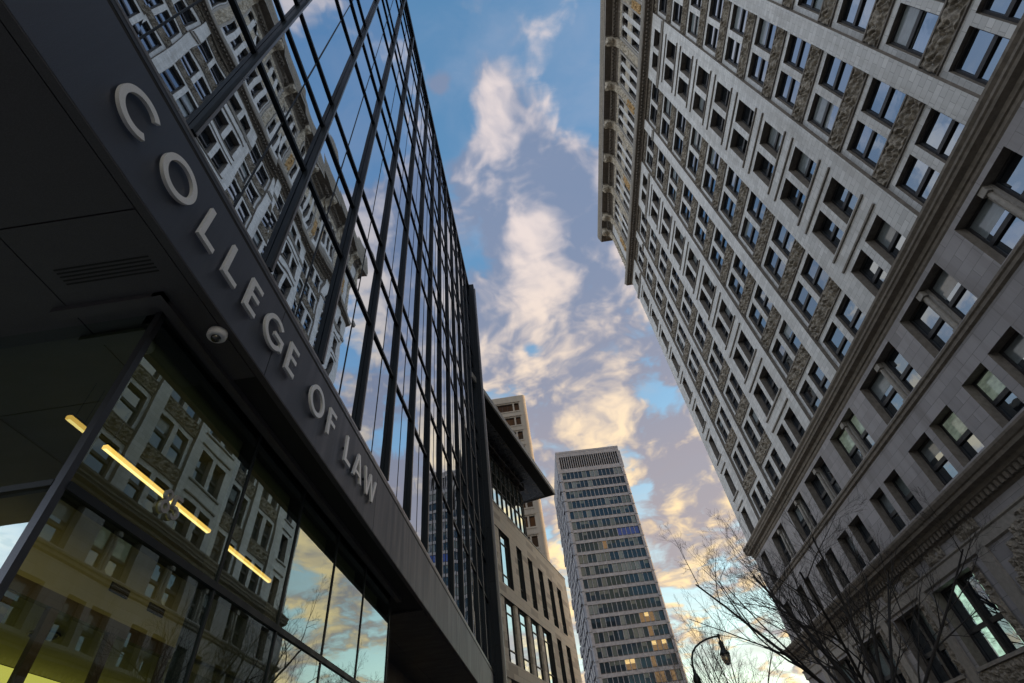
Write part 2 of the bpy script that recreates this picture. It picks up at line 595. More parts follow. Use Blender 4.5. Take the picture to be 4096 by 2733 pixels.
def holed_wall(mb, x, y0, y1, z0, z1, holes, fr=None, wall='pale_tile', sgn=1):
    """front sheet in the plane x with rectangular holes (ya, yb, za, zb, depth, reveal material); depth goes towards +x*sgn"""
    fr = fr or (lambda a, b, c: (a, b, c))
    ys = sorted({y0, y1, *[h[0] for h in holes], *[h[1] for h in holes]})
    zs = sorted({z0, z1, *[h[2] for h in holes], *[h[3] for h in holes]})
    ys = [a for a in ys if y0 <= a <= y1]
    zs = [a for a in zs if z0 <= a <= z1]
    mb.mat(wall)
    for i in range(len(ys) - 1):
        ym = (ys[i] + ys[i + 1]) / 2
        run = None
        col = [h for h in holes if h[0] < ym < h[1]]
        k = 0
        while k < len(zs) - 1:
            zm = (zs[k] + zs[k + 1]) / 2
            if any(h[2] < zm < h[3] for h in col):
                if run is not None:
                    mb.face([fr(x, ys[i], run), fr(x, ys[i], zs[k]), fr(x, ys[i + 1], zs[k]), fr(x, ys[i + 1], run)])
                    run = None
            elif run is None:
                run = zs[k]
            k += 1
        if run is not None:
            mb.face([fr(x, ys[i], run), fr(x, ys[i], zs[-1]), fr(x, ys[i + 1], zs[-1]), fr(x, ys[i + 1], run)])
    for (a, b, c, d, dep, rv) in holes:
        mb.mat(rv)
        q = x + dep * sgn
        mb.face([fr(x, a, c), fr(x, a, d), fr(q, a, d), fr(q, a, c)])
        mb.face([fr(x, b, c), fr(q, b, c), fr(q, b, d), fr(x, b, d)])
        mb.face([fr(x, a, d), fr(x, b, d), fr(q, b, d), fr(q, a, d)])
        mb.face([fr(x, a, c), fr(q, a, c), fr(q, b, c), fr(x, b, c)])


def make_windows(parent, specs, limit=100):
    """specs: dicts with pts (4 corners), frame(mb), pane(mb). The largest in the photograph become windows of
    their own (> pane); the rest share one mesh."""
    for s in specs:
        s['a'] = seen_area(s['pts'])
    specs = sorted(specs, key=lambda s: -s['a'])
    rest = MB()
    for i, s in enumerate(specs):
        if i < limit and s['a'] > 30:
            f = MB()
            s['frame'](f)
            w = f.build('window', parent)
            p = MB()
            s['pane'](p)
            p.build('pane', w)
            w_children_fix(w)
        else:
            s['frame'](rest)
            s['pane'](rest)
    if rest.f:
        rest.build('window_rows', parent, kind='stuff')


def w_children_fix(o):
    # meshes are written in world coordinates: a child of a child must undo only its grandparent's shift once
    for c in o.children:
        c.matrix_parent_inverse = Matrix.Identity(4)


def relief(mb, ya, yb, za, zb, x, amp, step=0.10, seed=0.0, freq=3.2, sgn=-1, fr=None, scroll=0.0):
    """carved panel: raised scrolls and leaves on a sheet facing -x"""
    fr = fr or (lambda a, b, c: (a, b, c))
    ny = max(3, int((yb - ya) / step))
    nz = max(3, int((zb - za) / step))
    cell = max(0.5, (zb - za) * 1.05)
    nc = max(1, round((yb - ya) / cell))
    cell = (yb - ya) / nc
    zm, hz = (za + zb) / 2, (zb - za) / 2
    rows = []
    for i in range(nz + 1):
        z = za + (zb - za) * i / nz
        r = []
        for j in range(ny + 1):
            y = ya + (yb - ya) * j / ny
            e = min(i, nz - i, 1) * min(j, ny - j, 1)
            a = noise.noise(Vector((y * freq + seed, z * freq, seed)))
            b = noise.noise(Vector((y * freq * 2.1, z * freq * 2.1 + seed, 3.1)))
            h = (1 - abs(a) * 2.2) * 0.7 + b * 0.5
            if scroll:
                k = min(nc - 1, int((y - ya) / cell))
                yc = ya + (k + 0.5) * cell
                sg = 1 if k % 2 else -1
                dy, dz = (y - yc) / (cell / 2), (z - zm) / hz
                rr = math.hypot(dy, dz) + 1e-6
                th = math.atan2(dz, dy * sg)
                sc_ = math.cos(th * 2 + rr * 7.5) * max(0.0, 1.15 - rr * 0.75)
                leaf = math.cos(th * 7 - rr * 5) * 0.25
                h = h * (1 - scroll) + scroll * (0.45 + 0.75 * sc_ + leaf + b * 0.35 - (1.2 if rr < 0.16 else 0))
            r.append(fr(x + sgn * amp * max(-0.6, min(1.2, h)) * e, y, z))
        rows.append(r)
    mb.grid(rows, False, False)


# ------------------------------------------------------------------ ground
def ground():
    g = MB().mat('asphalt')
    n = 8
    for i in range(n):
        for j in range(n):
            a, b = -1500 + 3000 * i / n, -1500 + 3000 * (i + 1) / n
            c, d = -1500 + 3000 * j / n, -1500 + 3000 * (j + 1) / n
            g.face([(a, c, 0), (b, c, 0), (b, d, 0), (a, d, 0)])
    g.build('road', kind='structure')
    s = MB().mat('paving')
    s.box(-14, 6.2, -60, 26.0, -0.2, 0.13)
    s.box(11.6, 17.7, -60, 60.0, -0.2, 0.13)
    s.build('pavement', kind='structure')
    k = MB().mat('kerb_stone')
    k.box(6.203, 6.36, -60, 26.0, -0.2, 0.136)
    k.box(11.44, 11.597, -60, 60.0, -0.2, 0.136)
    k.build('kerb', kind='structure')
    p = MB().mat('road_paint')
    for i in range(20):
        y = -40 + i * 6
        p.box(8.84, 8.96, y, y + 3, 0.002, 0.006)
    p.build('road_marking', kind='structure')


ground()

# ------------------------------------------------------------------ old stone tower on the right
XW, XR, XG = 17.7, 17.95, 18.20        # wall plane, back of the ornate bays, glass
YE, YN = 46.0, -15.0                    # far and near ends of the facade
FLOOR, H0 = 3.81, 20.75
O_BAYS = [(-10.2, -6.35, (-10.0, -8.5, -8.1, -6.6)), (-5.3, -1.45, (-5.1, -3.6, -3.2, -1.7)),
          (4.52, 8.37, (4.67, 6.18, 6.57, 8.11)), (9.30, 13.16, (9.46, 10.96, 11.38, 12.88)),
          (18.88, 23.12, (19.15, 20.74, 21.18, 22.86)), (24.13, 27.95, (24.42, 25.77, 26.23, 27.66)),
          (33.53, 37.30, (33.95, 35.12, 35.67, 36.97)), (38.25, 41.82, (38.72, 39.78, 40.36, 41.54))]
P_BAYS = [(-14.7, -11.0, (-14.4, -13.0, -12.5, -11.2)), (-0.35, 3.75, (-0.05, 1.45, 1.90, 3.35)),
          (13.95, 18.02, (14.27, 15.76, 16.23, 17.65)), (28.65, 32.62, (28.97, 30.44, 30.91, 32.32)),
          (42.93, 44.95, (43.25, 44.50))]
NK = 10


def candler():
    T = thing('stone_office_tower', 'old pale tiled office tower with carved spandrels and a deep bracketed cornice', 'building', (XW, 15, 0))
    wins = []

    def add_win(ya, yb, za, zb, x, rail=0.5, kind='window_glass', fw=0.09, glass_x=None):
        gx = glass_x or x
        zr = za + (zb - za) * rail

        def frame(mb, ya=ya, yb=yb, za=za, zb=zb):
            mb.mat('dark_frame')
            mb.box(gx - 0.07, gx + 0.03, ya, ya + fw, za, zb)
            mb.box(gx - 0.07, gx + 0.03, yb - fw, yb, za, zb)
            mb.box(gx - 0.068, gx + 0.03, ya + fw, yb - fw, zb - fw, zb)
            mb.box(gx - 0.068, gx + 0.03, ya + fw, yb - fw, za, za + fw * 1.3)
            mb.box(gx - 0.10, gx + 0.03, ya + fw, yb - fw, zr - 0.09, zr + 0.09)

        def pane(mb, ya=ya, yb=yb, za=za, zb=zb):
            if kind == 'HALF':
                ym = ya + (yb - ya) * 0.47
                for (c, d) in ((za + fw, zr - 0.05), (zr + 0.05, zb - fw)):
                    mb.mat('mint_lit_pane').face([(gx, ya + fw, c), (gx, ya + fw, d), (gx, ym, d), (gx, ym, c)])
                    mb.mat('window_glass').face([(gx, ym, c), (gx, ym, d), (gx, yb - fw, d), (gx, yb - fw, c)])
                return
            if isinstance(kind, float):
                zq = zb - fw - (zb - za) * kind
                for (c, d) in ((za + fw, zr - 0.05), (zr + 0.05, zb - fw)):
                    cuts = [c] + ([zq] if c < zq < d else []) + [d]
                    for e0, e1 in zip(cuts[:-1], cuts[1:]):
                        t1, t2 = random.uniform(-.004, .004), random.uniform(-.004, .004)
                        mb.mat('pale_blind_pane' if (e0 + e1) / 2 > zq else 'window_glass')
                        mb.face([(gx + t1, ya + fw, e0), (gx + t2, ya + fw, e1), (gx - t1, yb - fw, e1), (gx - t2, yb - fw, e0)])
                return
            ks = kind if isinstance(kind, tuple) else (kind, kind)
            for (c, d, kk) in ((za + fw, zr - 0.05, ks[0]), (zr + 0.05, zb - fw, ks[1])):
                t1, t2 = random.uniform(-.006, .006), random.uniform(-.006, .006)
                mb.mat(kk)
                mb.face([(gx + t1, ya + fw, c), (gx + t2, ya + fw, d), (gx - t1, yb - fw, d), (gx - t2, yb - fw, c)])
        wins.append(dict(pts=[(gx, ya, za), (gx, yb, za), (gx, yb, zb), (gx, ya, zb)], frame=frame, pane=pane))

    # --- shaft
    holes = []
    for a, b, w in O_BAYS:
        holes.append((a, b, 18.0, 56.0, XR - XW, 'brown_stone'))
    for a, b, w in P_BAYS:
        for i in range(0, len(w), 2):
            for k in range(NK):
                h = H0 + FLOOR * k
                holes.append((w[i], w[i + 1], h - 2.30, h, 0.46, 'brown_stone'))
                r = random.random()
                kd = 'window_glass' if r > .22 else random.uniform(.15, .8)
                add_win(w[i], w[i + 1], h - 2.30, h, XG, 0.52, kd)
    sh = MB()
    holed_wall(sh, XW, YN, YE, 17.2, 57.0, holes)
    for a, b, w in O_BAYS:                       # back sheet of each ornate bay
        hs = []
        for i in (0, 2):
            for k in range(NK):
                h = H0 + FLOOR * k
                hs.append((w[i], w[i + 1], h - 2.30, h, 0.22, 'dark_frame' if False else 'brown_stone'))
                r = random.random()
                kd = 'window_glass' if r > .24 else (random.uniform(.12, .85) if r > .04 else ('blind_pane', 'window_glass'))
                add_win(w[i], w[i + 1], h - 2.30, h, XG, 0.52, kd)
        holed_wall(sh, XR, a, b, 18.0, 56.0, hs)
    sh.mat('pale_tile')
    # far end, near end, roof and back of the block
    for (z0, z1) in ((0, 68.9),):
        sh.face([(XW, YE, z0), (XW + 22, YE, z0), (XW + 22, YE, z1), (XW, YE, z1)])
        sh.face([(XW, YN, z0), (XW, YN, z1), (XW + 22, YN, z1), (XW + 22, YN, z0)])
        sh.face([(XW + 22, YN, z0), (XW + 22, YN, z1), (XW + 22, YE, z1), (XW + 22, YE, z0)])
    sh.mat('roof_gravel').face([(XW, YN, 70.6), (XW, YE, 70.6), (XW + 22, YE, 70.6), (XW + 22, YN, 70.6)])
    sh.build('shaft_wall', T)
    # carved spandrels: one per bay and floor
    sp = []
    for a, b, w in O_BAYS:
        for k in range(-1, NK - 1):
            z0 = H0 + FLOOR * k + 0.40
            sp.append((seen_area([(XR, a, z0), (XR, b, z0), (XR, b, z0 + .98), (XR, a, z0 + .98)]), a, b, max(z0, 18.2), z0 + 0.98))
        sp.append((1e4, a, b, H0 + FLOOR * 9 + 0.36, H0 + FLOOR * 9 + 0.93))
    sp.sort(reverse=True)
    for i, (ar, a, b, z0, z1) in enumerate(sp):
        q = MB().mat('carved_stone')
        relief(q, a + .02, b - .02, z0, z1, XR - 0.03, 0.17, 0.06, a * 1.7 + z0, 2.4, scroll=0.82)
        q.mat('brown_stone')
        q.box(XR - 0.11, XR + 0.01, a + .004, b - .004, z1 - 0.03, z1 + 0.05)
        q.box(XR - 0.085, XR + 0.01, a + .004, b - .004, z0 - 0.05, z0 + 0.02)
        q.build('carved_spandrel', T)
    # thin string mouldings of the plain bays
    for a, b, w in P_BAYS:
        for k in range(NK - 1):
            h = H0 + FLOOR * k
            for zz in (h + 0.36, h + 1.26):
                MB().mat('brown_stone').box(XW - 0.085, XW + 0.02, a, b, zz, zz + 0.10).build('string_moulding', T)
    # string course under the top row of the shaft
    q = MB().mat('trim_stone')
    edges = sorted([(a, b) for a, b, w in O_BAYS])
    y = YN
    for a, b in edges + [(YE + 0.09, None)]:
        if a - y > 0.1:
            q = MB().mat('trim_stone').box(XW - 0.10, XW + 0.02, y, a, 52.62, 52.84)
            q.box(XW - 0.15, XW + 0.02, y, a, 52.84, 52.94)
            q.build('string_course', T)
        y = b
    # --- base floors
    hb = []

    def bands(w, kind_row):
        return [(w[i], w[i + 1]) for i in range(0, len(w), 2)]
    BASE = {}
    for a, b, w in O_BAYS:
        BASE[a] = [x / 1.0141 if a > 0 else x for x in w]
    for a, b, w in P_BAYS:
        BASE[a] = list(w)
    lit3 = ['window_glass', 'window_glass', 0.35, 'window_glass', ('window_glass', 'green_lit_pane')]
    lit2 = [0.55, ('blind_pane', 'blind_pane'), ('window_glass', 'blind_pane'), ('window_glass', 'green_lit_pane'), 0.3, 'window_glass', 'window_glass']
    for a, w in sorted(BASE.items()):
        hb.append((w[0], w[-1], 14.55, 16.88, 0.50, 'brown_stone'))
        for i in range(0, len(w), 2):
            add_win(w[i], w[i + 1], 14.55, 16.88, XG, 0.46, random.choice(lit3), 0.10)
            hb.append((w[i], w[i + 1], 10.9, 13.0, 0.50, 'brown_stone'))
            add_win(w[i], w[i + 1], 10.9, 13.0, XG, 0.48, random.choice(lit2), 0.10)
        if len(w) == 4:
            c0, c1 = w[1] + 0.08, w[2] - 0.08
            yc = (c0 + c1) / 2
            cols = MB().mat('trim_stone')
            cols.box(XG - 0.22, XG + 0.04, w[1], w[2], 14.55, 16.86)
            cols.tube([(XG - 0.28, yc, 14.6), (XG - 0.28, yc, 15.6), (XG - 0.28, yc, 16.6)], [0.12, 0.115, 0.10], 10)
            cols.box(XG - 0.44, XG - 0.20, yc - 0.17, yc + 0.17, 16.58, 16.87)
            cols.box(XG - 0.42, XG - 0.20, yc - 0.15, yc + 0.15, 14.55, 14.68)
            cols.build('column', T)
    bw = MB()
    holed_wall(bw, XW, YN, YE, 9.5, 17.2, hb, None, 'base_stone')
    # ground storey wall with wide display windows
    gh = []
    GF = [(-10.2, -6.5), (-4.9, -1.6), (0.2, 3.4), (5.0, 8.2), (9.9, 13.1), (23.96, 27.25), (28.65, 31.45), (33.3, 36.4), (38.2, 41.2)]
    for (a, b) in GF:
        gh.append((a, b, 5.15, 8.17, 0.55, 'brown_stone'))
        gh.append((a, b, 0.5, 4.1, 0.55, 'brown_stone'))
    gh.append((16.3, 21.2, 0.13, 6.4, 0.9, 'brown_stone'))
    holed_wall(bw, XW, YN, YE, 0.0, 9.5, gh, None, 'base_stone')
    bw.build('base_wall', T)
    for gi, (a, b) in enumerate(GF):
        mid = (a + b) / 2
        for (p, q_) in ((a, mid - 0.1), (mid + 0.1, b)):
            kk = 'HALF' if gi == 5 else random.choice([('window_glass', 'blind_pane'), 'window_glass'])
            add_win(p, q_, 5.15, 8.17, XG, 0.42, kk, 0.11, XW + 0.5)
            add_win(p, q_, 0.5, 4.1, XG, 0.7, 'window_glass', 0.11, XW + 0.5)
        q = MB().mat('dark_frame')
        q.box(XW + 0.3, XW + 0.56, mid - 0.1, mid + 0.1, 5.15, 8.17)
        q.build('window_post', T)
        for (ra, rb, rc, rd, sc) in ((a - 0.55, a - 0.06, 5.2, 8.2, 0), (b + 0.06, b + 0.55, 6.9, 8.2, 0), (a - 0.3, b + 0.3, 4.25, 5.0, .5)):
            q = MB().mat('carved_stone')
            relief(q, ra, rb, rc, rd, XW - 0.06, 0.14, 0.07, ra + rc, 3.4, scroll=sc)
            q.build('window_surround', T)
        MB().mat('trim_stone').box(XW - 0.16, XW + 0.3, a - 0.1, b + 0.1, 5.02, 5.15).build('window_sill', T)
    # carved doorway arch
    q = MB().mat('carved_stone')
    for i in range(13):
        t = math.pi * i / 12
        yc, zc = 18.75 - math.cos(t) * 2.9, 6.0 + math.sin(t) * 2.3
        relief(q, yc - 0.45, yc + 0.45, zc - 0.42, zc + 0.42, XW - 0.10 - 0.01 * (i % 2), 0.16, 0.07, i * 3.3, 3.5)
    q.mat('trim_stone')
    pts = [(XW - 0.12, 18.75 - math.cos(math.pi * i / 16) * 2.25, 5.6 + math.sin(math.pi * i / 16) * 2.2) for i in range(17)]
    q.tube(pts, 0.16, 8)
    q.mat('carved_stone')
    relief(q, 15.2, 16.3, 0.5, 6.0, XW - 0.08, 0.14, 0.10, 5.0, 3.0)
    relief(q, 21.2, 22.3, 0.5, 6.0, XW - 0.08, 0.14, 0.10, 7.0, 3.0)
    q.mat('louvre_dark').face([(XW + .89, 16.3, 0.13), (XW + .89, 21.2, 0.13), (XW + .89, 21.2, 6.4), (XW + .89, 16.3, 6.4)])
    q.build('doorway_surround', T)
    # pale pier and lower belt of the ground storey
    for yy in (27.9, 32.4, 37.3, 42.4, 22.6):
        MB().mat('trim_stone').box(XW - 0.10, XW + 0.02, yy - 0.32, yy + 0.32, 4.2, 8.38).build('ground_pier', T)

    # --- mouldings swept along the front and round the far corner
    def moulding(name, prof, mats, y0=YN, dentil=None, mat2=None):
        mb = MB()
        for i in range(len(prof) - 1):
            (p0, z0), (p1, z1) = prof[i], prof[i + 1]
            mb.mat(mats[i] if isinstance(mats, list) else mats)
            n = 24
            ys = [y0 + (YE - y0) * k / n for k in range(n + 1)]
            for k in range(n):
                ya, yb = ys[k], ys[k + 1]
                ya0 = ya1 = ya
                yb0 = yb1 = yb
                if k == n - 1:
                    yb0, yb1 = YE + p0, YE + p1
                mb.face([(XW - p0, ya0, z0), (XW - p1, ya1, z1), (XW - p1, yb1, z1), (XW - p0, yb0, z0)])
            mb.face([(XW - p0, YE + p0, z0), (XW - p1, YE + p1, z1), (XW + 22, YE + p1, z1), (XW + 22, YE + p0, z0)])
        if dentil:
            mb.mat(mat2 or 'cornice_stone')
            p, z0, z1, w, st, dp = dentil
            y = y0 + 0.1
            while y < YE + p - w:
                mb.box(XW - p - dp, XW - p + 0.05, y, y + w, z0, z1)
                y += st
        return mb.build(name, T)
    C = 'cornice_stone'
    moulding('small_cornice', [(0.0, 17.12), (0.05, 17.2), (0.05, 17.34), (0.12, 17.38), (0.14, 17.55), (0.36, 17.66), (0.38, 17.78), (0.44, 17.84), (0.44, 17.94), (0.40, 17.97), (0.49, 18.10), (0.49, 18.22), (0.0, 18.34)], C)
    moulding('base_string', [(0.0, 14.02), (0.10, 14.10), (0.10, 14.24), (0.16, 14.30), (0.16, 14.40), (0.0, 14.48)], C)
    moulding('lower_cornice', [(0.0, 9.35), (0.06, 9.42), (0.08, 9.62), (0.30, 9.78), (0.34, 9.92), (0.58, 10.0), (0.60, 10.14), (0.66, 10.18), (0.74, 10.34), (0.74, 10.44), (0.0, 10.62)], C,
             dentil=(0.10, 9.50, 9.74, 0.16, 0.32, 0.16))
    moulding('ground_belt', [(0.0, 8.30), (0.10, 8.36), (0.10, 8.76), (0.16, 8.82), (0.16, 8.88), (0.0, 8.94)], 'trim_stone')
    moulding('belt_course', [(0.0, 55.95), (0.06, 56.0), (0.06, 56.10), (0.16, 56.16), (0.20, 56.34), (0.66, 56.44), (0.66, 56.62), (0.72, 56.68), (0.72, 56.80), (0.80, 56.96), (0.80, 57.10), (0.0, 57.35)],
             [C] * 6 + ['trim_stone'] * 5, dentil=(0.12, 56.16, 56.40, 0.18, 0.36, 0.30))
    moulding('crowning_cornice', [(0.0, 67.55), (0.08, 67.62), (0.08, 67.8), (0.14, 67.86), (0.14, 68.05), (0.34, 68.15), (0.36, 68.42), (0.62, 68.5), (0.64, 68.86), (1.42, 68.94), (1.42, 69.22), (1.50, 69.30), (1.48, 69.6), (1.60, 70.25), (1.60, 70.9), (1.2, 71.1), (0.0, 71.1)],
             [C] * 9 + ['trim_stone'] * 2 + ['carved_stone'] * 5, dentil=(0.36, 68.18, 68.46, 0.20, 0.40, 0.22))
    # frieze carved beneath the lower cornice
    for i, yy in enumerate((5, 9.0, 14.6, 22.6, 25.4, 28, 30.4, 32.8, 35, 37.6, 40, 43, 45)):
        q = MB().mat('carved_stone')
        relief(q, yy - 0.75, yy + 0.75, 8.95, 9.45, XW - 0.05, 0.14, 0.09, yy * 2.0, 3.2)
        q.build('frieze_carving', T)
    # --- attic: three windows over three per bay, figures on the pilasters
    centers = [-12.9, -8.25, -3.4, 1.65, 6.4, 11.2, 15.95, 21.0, 26.0, 30.65, 35.4, 40.0]
    ah = []
    for c in centers:
        for o in (-1.24, 0.0, 1.24):
            ah.append((c + o - 0.36, c + o + 0.36, 59.6, 62.5, 0.42, 'brown_stone'))
            ah.append((c + o - 0.36, c + o + 0.36, 64.4, 66.35, 0.42, 'brown_stone'))
            add_win(c + o - 0.36, c + o + 0.36, 59.6, 62.5, XW + 0.4, 0.5, 'window_glass', 0.06, XW + 0.38)
            add_win(c + o - 0.36, c + o + 0.36, 64.4, 66.35, XW + 0.4, 0.5, 'window_glass', 0.06, XW + 0.38)
    at = MB()
    holed_wall(at, XW, YN, YE, 57.0, 69.0, ah)
    at.build('attic_wall', T)
    for c in centers:
        q = MB().mat('far_ornament')
        for o in (-1.24, 0.0, 1.24):
            relief(q, c + o - 0.36, c + o + 0.36, 62.62, 64.3, XW - 0.03, 0.09, 0.10, c + o, 3.6)
            # arched heads over the upper lights
            q.mat('trim_stone')
            pts = [(XW - 0.05, c + o - math.cos(math.pi * i / 8) * 0.44, 66.0 + math.sin(math.pi * i / 8) * 0.5) for i in range(9)]
            q.tube(pts, 0.09, 6)
            for s in (-1, 1):
                q.face([(XW + 0.2, c + o + s * 0.36, 66.36), (XW + 0.2, c + o + s * 0.36, 65.95), (XW + 0.2, c + o + s * 0.1, 66.36)])
            q.mat('far_ornament')
        q.mat('trim_stone')
        for o in (-1.80, 1.80):
            q.box(XW - 0.16, XW + 0.02, c + o - 0.10, c + o + 0.10, 57.3, 66.9)
        q.mat('far_ornament')
        relief(q, c - 1.95, c + 1.95, 66.75, 67.5, XW - 0.05, 0.12, 0.11, c, 3.0)
        q.build('attic_ornament', T)
    pil = [(centers[i] + centers[i + 1]) / 2 for i in range(len(centers) - 1)] + [42.5, 45.2]
    for i, y in enumerate(pil):
        q = MB().mat('far_ornament')
        relief(q, y - 0.5, y + 0.5, 57.4, 66.6, XW - 0.12, 0.20, 0.11, y * 3, 2.2)
        if i % 2 == 1:
            q.mat('ochre_ornament')
            relief(q, y - 0.42, y + 0.42, 59.2, 62.2, XW - 0.22, 0.22, 0.09, y * 5, 2.6)
        q.build('carved_pilaster', T)
        b = MB().mat('far_ornament')
        # scrolled bracket with a lion's head under the cornice
        prof = [(0.12, 66.5), (0.34, 66.9), (0.42, 67.5), (0.70, 67.9), (1.05, 68.0), (1.30, 68.25), (1.36, 68.6), (1.30, 68.9), (0.1, 68.9)]
        for s in (-0.42, 0.42):
            b.face([(XW - p, y + s, z) for p, z in (prof if s < 0 else prof[::-1])])
        for k in range(len(prof) - 1):
            (p0, z0), (p1, z1) = prof[k], prof[k + 1]
            b.face([(XW - p0, y - .42, z0), (XW - p1, y - .42, z1), (XW - p1, y + .42, z1), (XW - p0, y + .42, z0)])
        head = Vector((XW - 1.12, y, 68.05))
        rows = []
        for u in range(9):
            th = math.pi * u / 8
            rr = []
            for v in range(12):
                ph = 2 * math.pi * v / 12
                d = Vector((math.sin(th) * math.cos(ph), math.sin(th) * math.sin(ph), math.cos(th)))
                k = 0.46 * (1 + 0.40 * noise.noise(d * 2.6 + Vector((y, 0, 0))))
                rr.append(head + d * k)
            rows.append(rr)
        b.grid(rows, True, False)
        b.mat('trim_stone').box(XW - 1.45, XW - 0.1, y - .50, y + .50, 68.78, 68.93)
        b.build('lion_bracket', T)
    make_windows(T, wins, 100)


candler()

# ------------------------------------------------------------------ dark glass building on the left
XL = -2.6
XPANE = -2.685
FIN_P, FIN_0 = 1.563, -0.02
Y1L = 22.0
YSOF = -0.35                              # near end of the building
Z_ROWS = [6.5] + [1.6 + (z - 1.6) * 1.0327 for z in (8.71, 10.31, 11.31, 14.36, 15.92, 16.93, 19.98, 21.55, 22.55, 25.6, 27.17, 28.17)] + [29.72]


def law_building():
    T = thing('glass_law_building', 'dark office building with mirror glass wall and black fins above a recessed lobby', 'building', (-6, 6, 0))
    fins = [FIN_0 + FIN_P * k for k in range(0, 15)]
    fins = [y for y in fins if y < Y1L - 0.2]
    wins = []
    ends = [YSOF - 0.05] + fins + [Y1L]
    for i in range(len(ends) - 1):
        ya, yb = ends[i] + 0.063, ends[i + 1] + 0.012
        for k in range(len(Z_ROWS) - 1):
            za, zb = Z_ROWS[k] + 0.035, Z_ROWS[k + 1] - 0.035
            ym = (ya + yb) / 2 + 0.03

            def frame(mb, ya=ya, yb=yb, za=za, zb=zb, ym=ym):
                mb.mat('fin_metal')
                mb.box(XPANE - 0.05, XPANE + 0.035, ya - 0.01, yb + 0.02, za - 0.065, za)
                mb.box(XPANE - 0.05, XPANE + 0.008, ym - 0.009, ym + 0.009, za, zb)

            def pane(mb, ya=ya, yb=yb, za=za, zb=zb, ym=ym):
                mb.mat('facade_glass')
                for (p, q) in ((ya, ym), (ym, yb)):
                    t = [random.uniform(-0.006, 0.006) for _ in range(2)]
                    mb.face([(XPANE + t[0], p, za), (XPANE + t[1], p, zb), (XPANE - t[0] * .5, q, zb), (XPANE - t[1] * .5, q, za)][::-1])
            wins.append(dict(pts=[(XPANE, ya, za), (XPANE, yb, za), (XPANE, yb, zb), (XPANE, ya, zb)], frame=frame, pane=pane))
    make_windows(T, wins, 100)
    for y in fins:
        q = MB().mat('fin_metal')
        q.box(XPANE - 0.03, XPANE + 0.008, y + 0.012, y + 0.063, 6.5, 30.0)
        q.box(XPANE + 0.008, XL - 0.006, y, y + 0.075, 6.5, 30.0)
        q.mat('edge_metal').box(XL - 0.006, XL, y + 0.045, y + 0.077, 6.5, 30.0)
        q.build('fin', T)
    # parapet
    q = MB().mat('fin_metal')
    q.box(-3.2, XPANE + 0.10, YSOF, Y1L, 29.72, 30.12)
    q.box(-3.2, XL - 0.02, YSOF, Y1L, 30.12, 30.35)
    q.build('parapet', T)
    # body behind the glass
    q = MB().mat('soffit_metal')
    q.box(-16, XPANE - 0.12, 2.75, Y1L, 6.3, 30.1)
    q.box(-9.0, XPANE - 0.12, YSOF, 2.749, 6.3, 30.1)
    q.box(-15, -6.0, 3.0, Y1L - .5, 30.2, 40.5)  # unseen roof block, added to darken reflections in the stone tower's lower windows
    q.mat('roof_gravel').box(-15.9, -3.25, 2.8, Y1L - .1, 30.1, 30.2)
    q.box(-8.9, -3.25, YSOF + .1, 2.79, 30.1, 30.19)
    q.mat('soffit_metal').box(-16, -15.5, 2.6, Y1L, 0, 6.3)
    q.build('core_and_roof_block', T)
    # fascia panels
    seams = [-0.06, 3.61, 7.28, 10.96, 14.63, 18.3, 22.0]
    seams = [YSOF] + seams
    q = MB().mat('fascia_metal')
    for a, b in zip(seams[:-1], seams[1:]):
        q.box(XL - 0.05, XL, a + 0.006, b - 0.006, 5.30, 6.30)
    q.mat('louvre_dark').box(-3.0, XL - 0.012, YSOF, Y1L, 5.32, 6.36)
    q.mat('sill_metal')
    q.box(-2.95, XL - 0.02, YSOF, Y1L, 6.385, 6.47)
    q.mat('edge_metal').box(XL - 0.026, XL - 0.017, YSOF, Y1L, 6.44, 6.478)
    q.build('fascia', T)
    # soffit with its panel joints
    q = MB().mat('soffit_metal')
    xs = [-8.0, -5.4, -3.78, -2.682]
    ys = [YSOF, 1.66, 3.61, 7.28, 10.96, 14.63, 18.3, Y1L]
    for a, b in zip(xs[:-1], xs[1:]):
        for c, d in zip(ys[:-1], ys[1:]):
            if (a < -3.5 and c > 1.7 and d < 11) or False:
                continue
            q.box(a + .006, b - .006, c + .006, d - .006, 5.292, 5.33)
    q.box(-2.674, XL - 0.002, YSOF, Y1L, 5.285, 5.298)
    q.mat('louvre_dark').box(-8.2, -2.62, 2.75, Y1L, 5.34, 5.42)
    q.box(-8.2, -2.62, YSOF, 2.749, 5.34, 5.42)
    for k in range(5):
        q.box(-3.62, -2.84, 2.06 + k * .036, 2.074 + k * .036, 5.288, 5.2915)
    # dropped trim round the glass box
    q.mat('soffit_metal')
    q.box(-3.02, -2.93, 2.42, 10.2, 5.24, 5.31)
    q.box(-3.9, -2.93, 2.42, 2.52, 5.238, 5.308)
    q.build('soffit', T)
    # lobby glass box
    XB, YB = -3.07, 2.64
    vs = [YB, 4.55, 5.845, 7.14, 8.45, 9.94]
    zt = 3.6
    for i in range(len(vs) - 1):
        for (za, zb) in ((0.15, zt - 0.03), (zt + 0.03, 5.30)):
            q = MB().mat('lobby_glass')
            t = [random.uniform(-0.003, 0.003) for _ in range(2)]
            q.face([(XB + t[0], vs[i] + .01, za), (XB - t[1], vs[i + 1] - .01, za), (XB - t[0], vs[i + 1] - .01, zb), (XB + t[1], vs[i] + .01, zb)])
            q.build('lobby_pane', T)
    for (za, zb) in ((0.15, zt - 0.03), (zt + 0.03, 5.30)):
        for (a, b) in ((-5.1, XB - .02), (-7.4, -5.12)):
            q = MB().mat('side_glass')
            q.face([(a, YB, za), (b, YB, za), (b, YB, zb), (a, YB, zb)])
            q.build('lobby_pane', T)
    q = MB().mat('sill_metal')
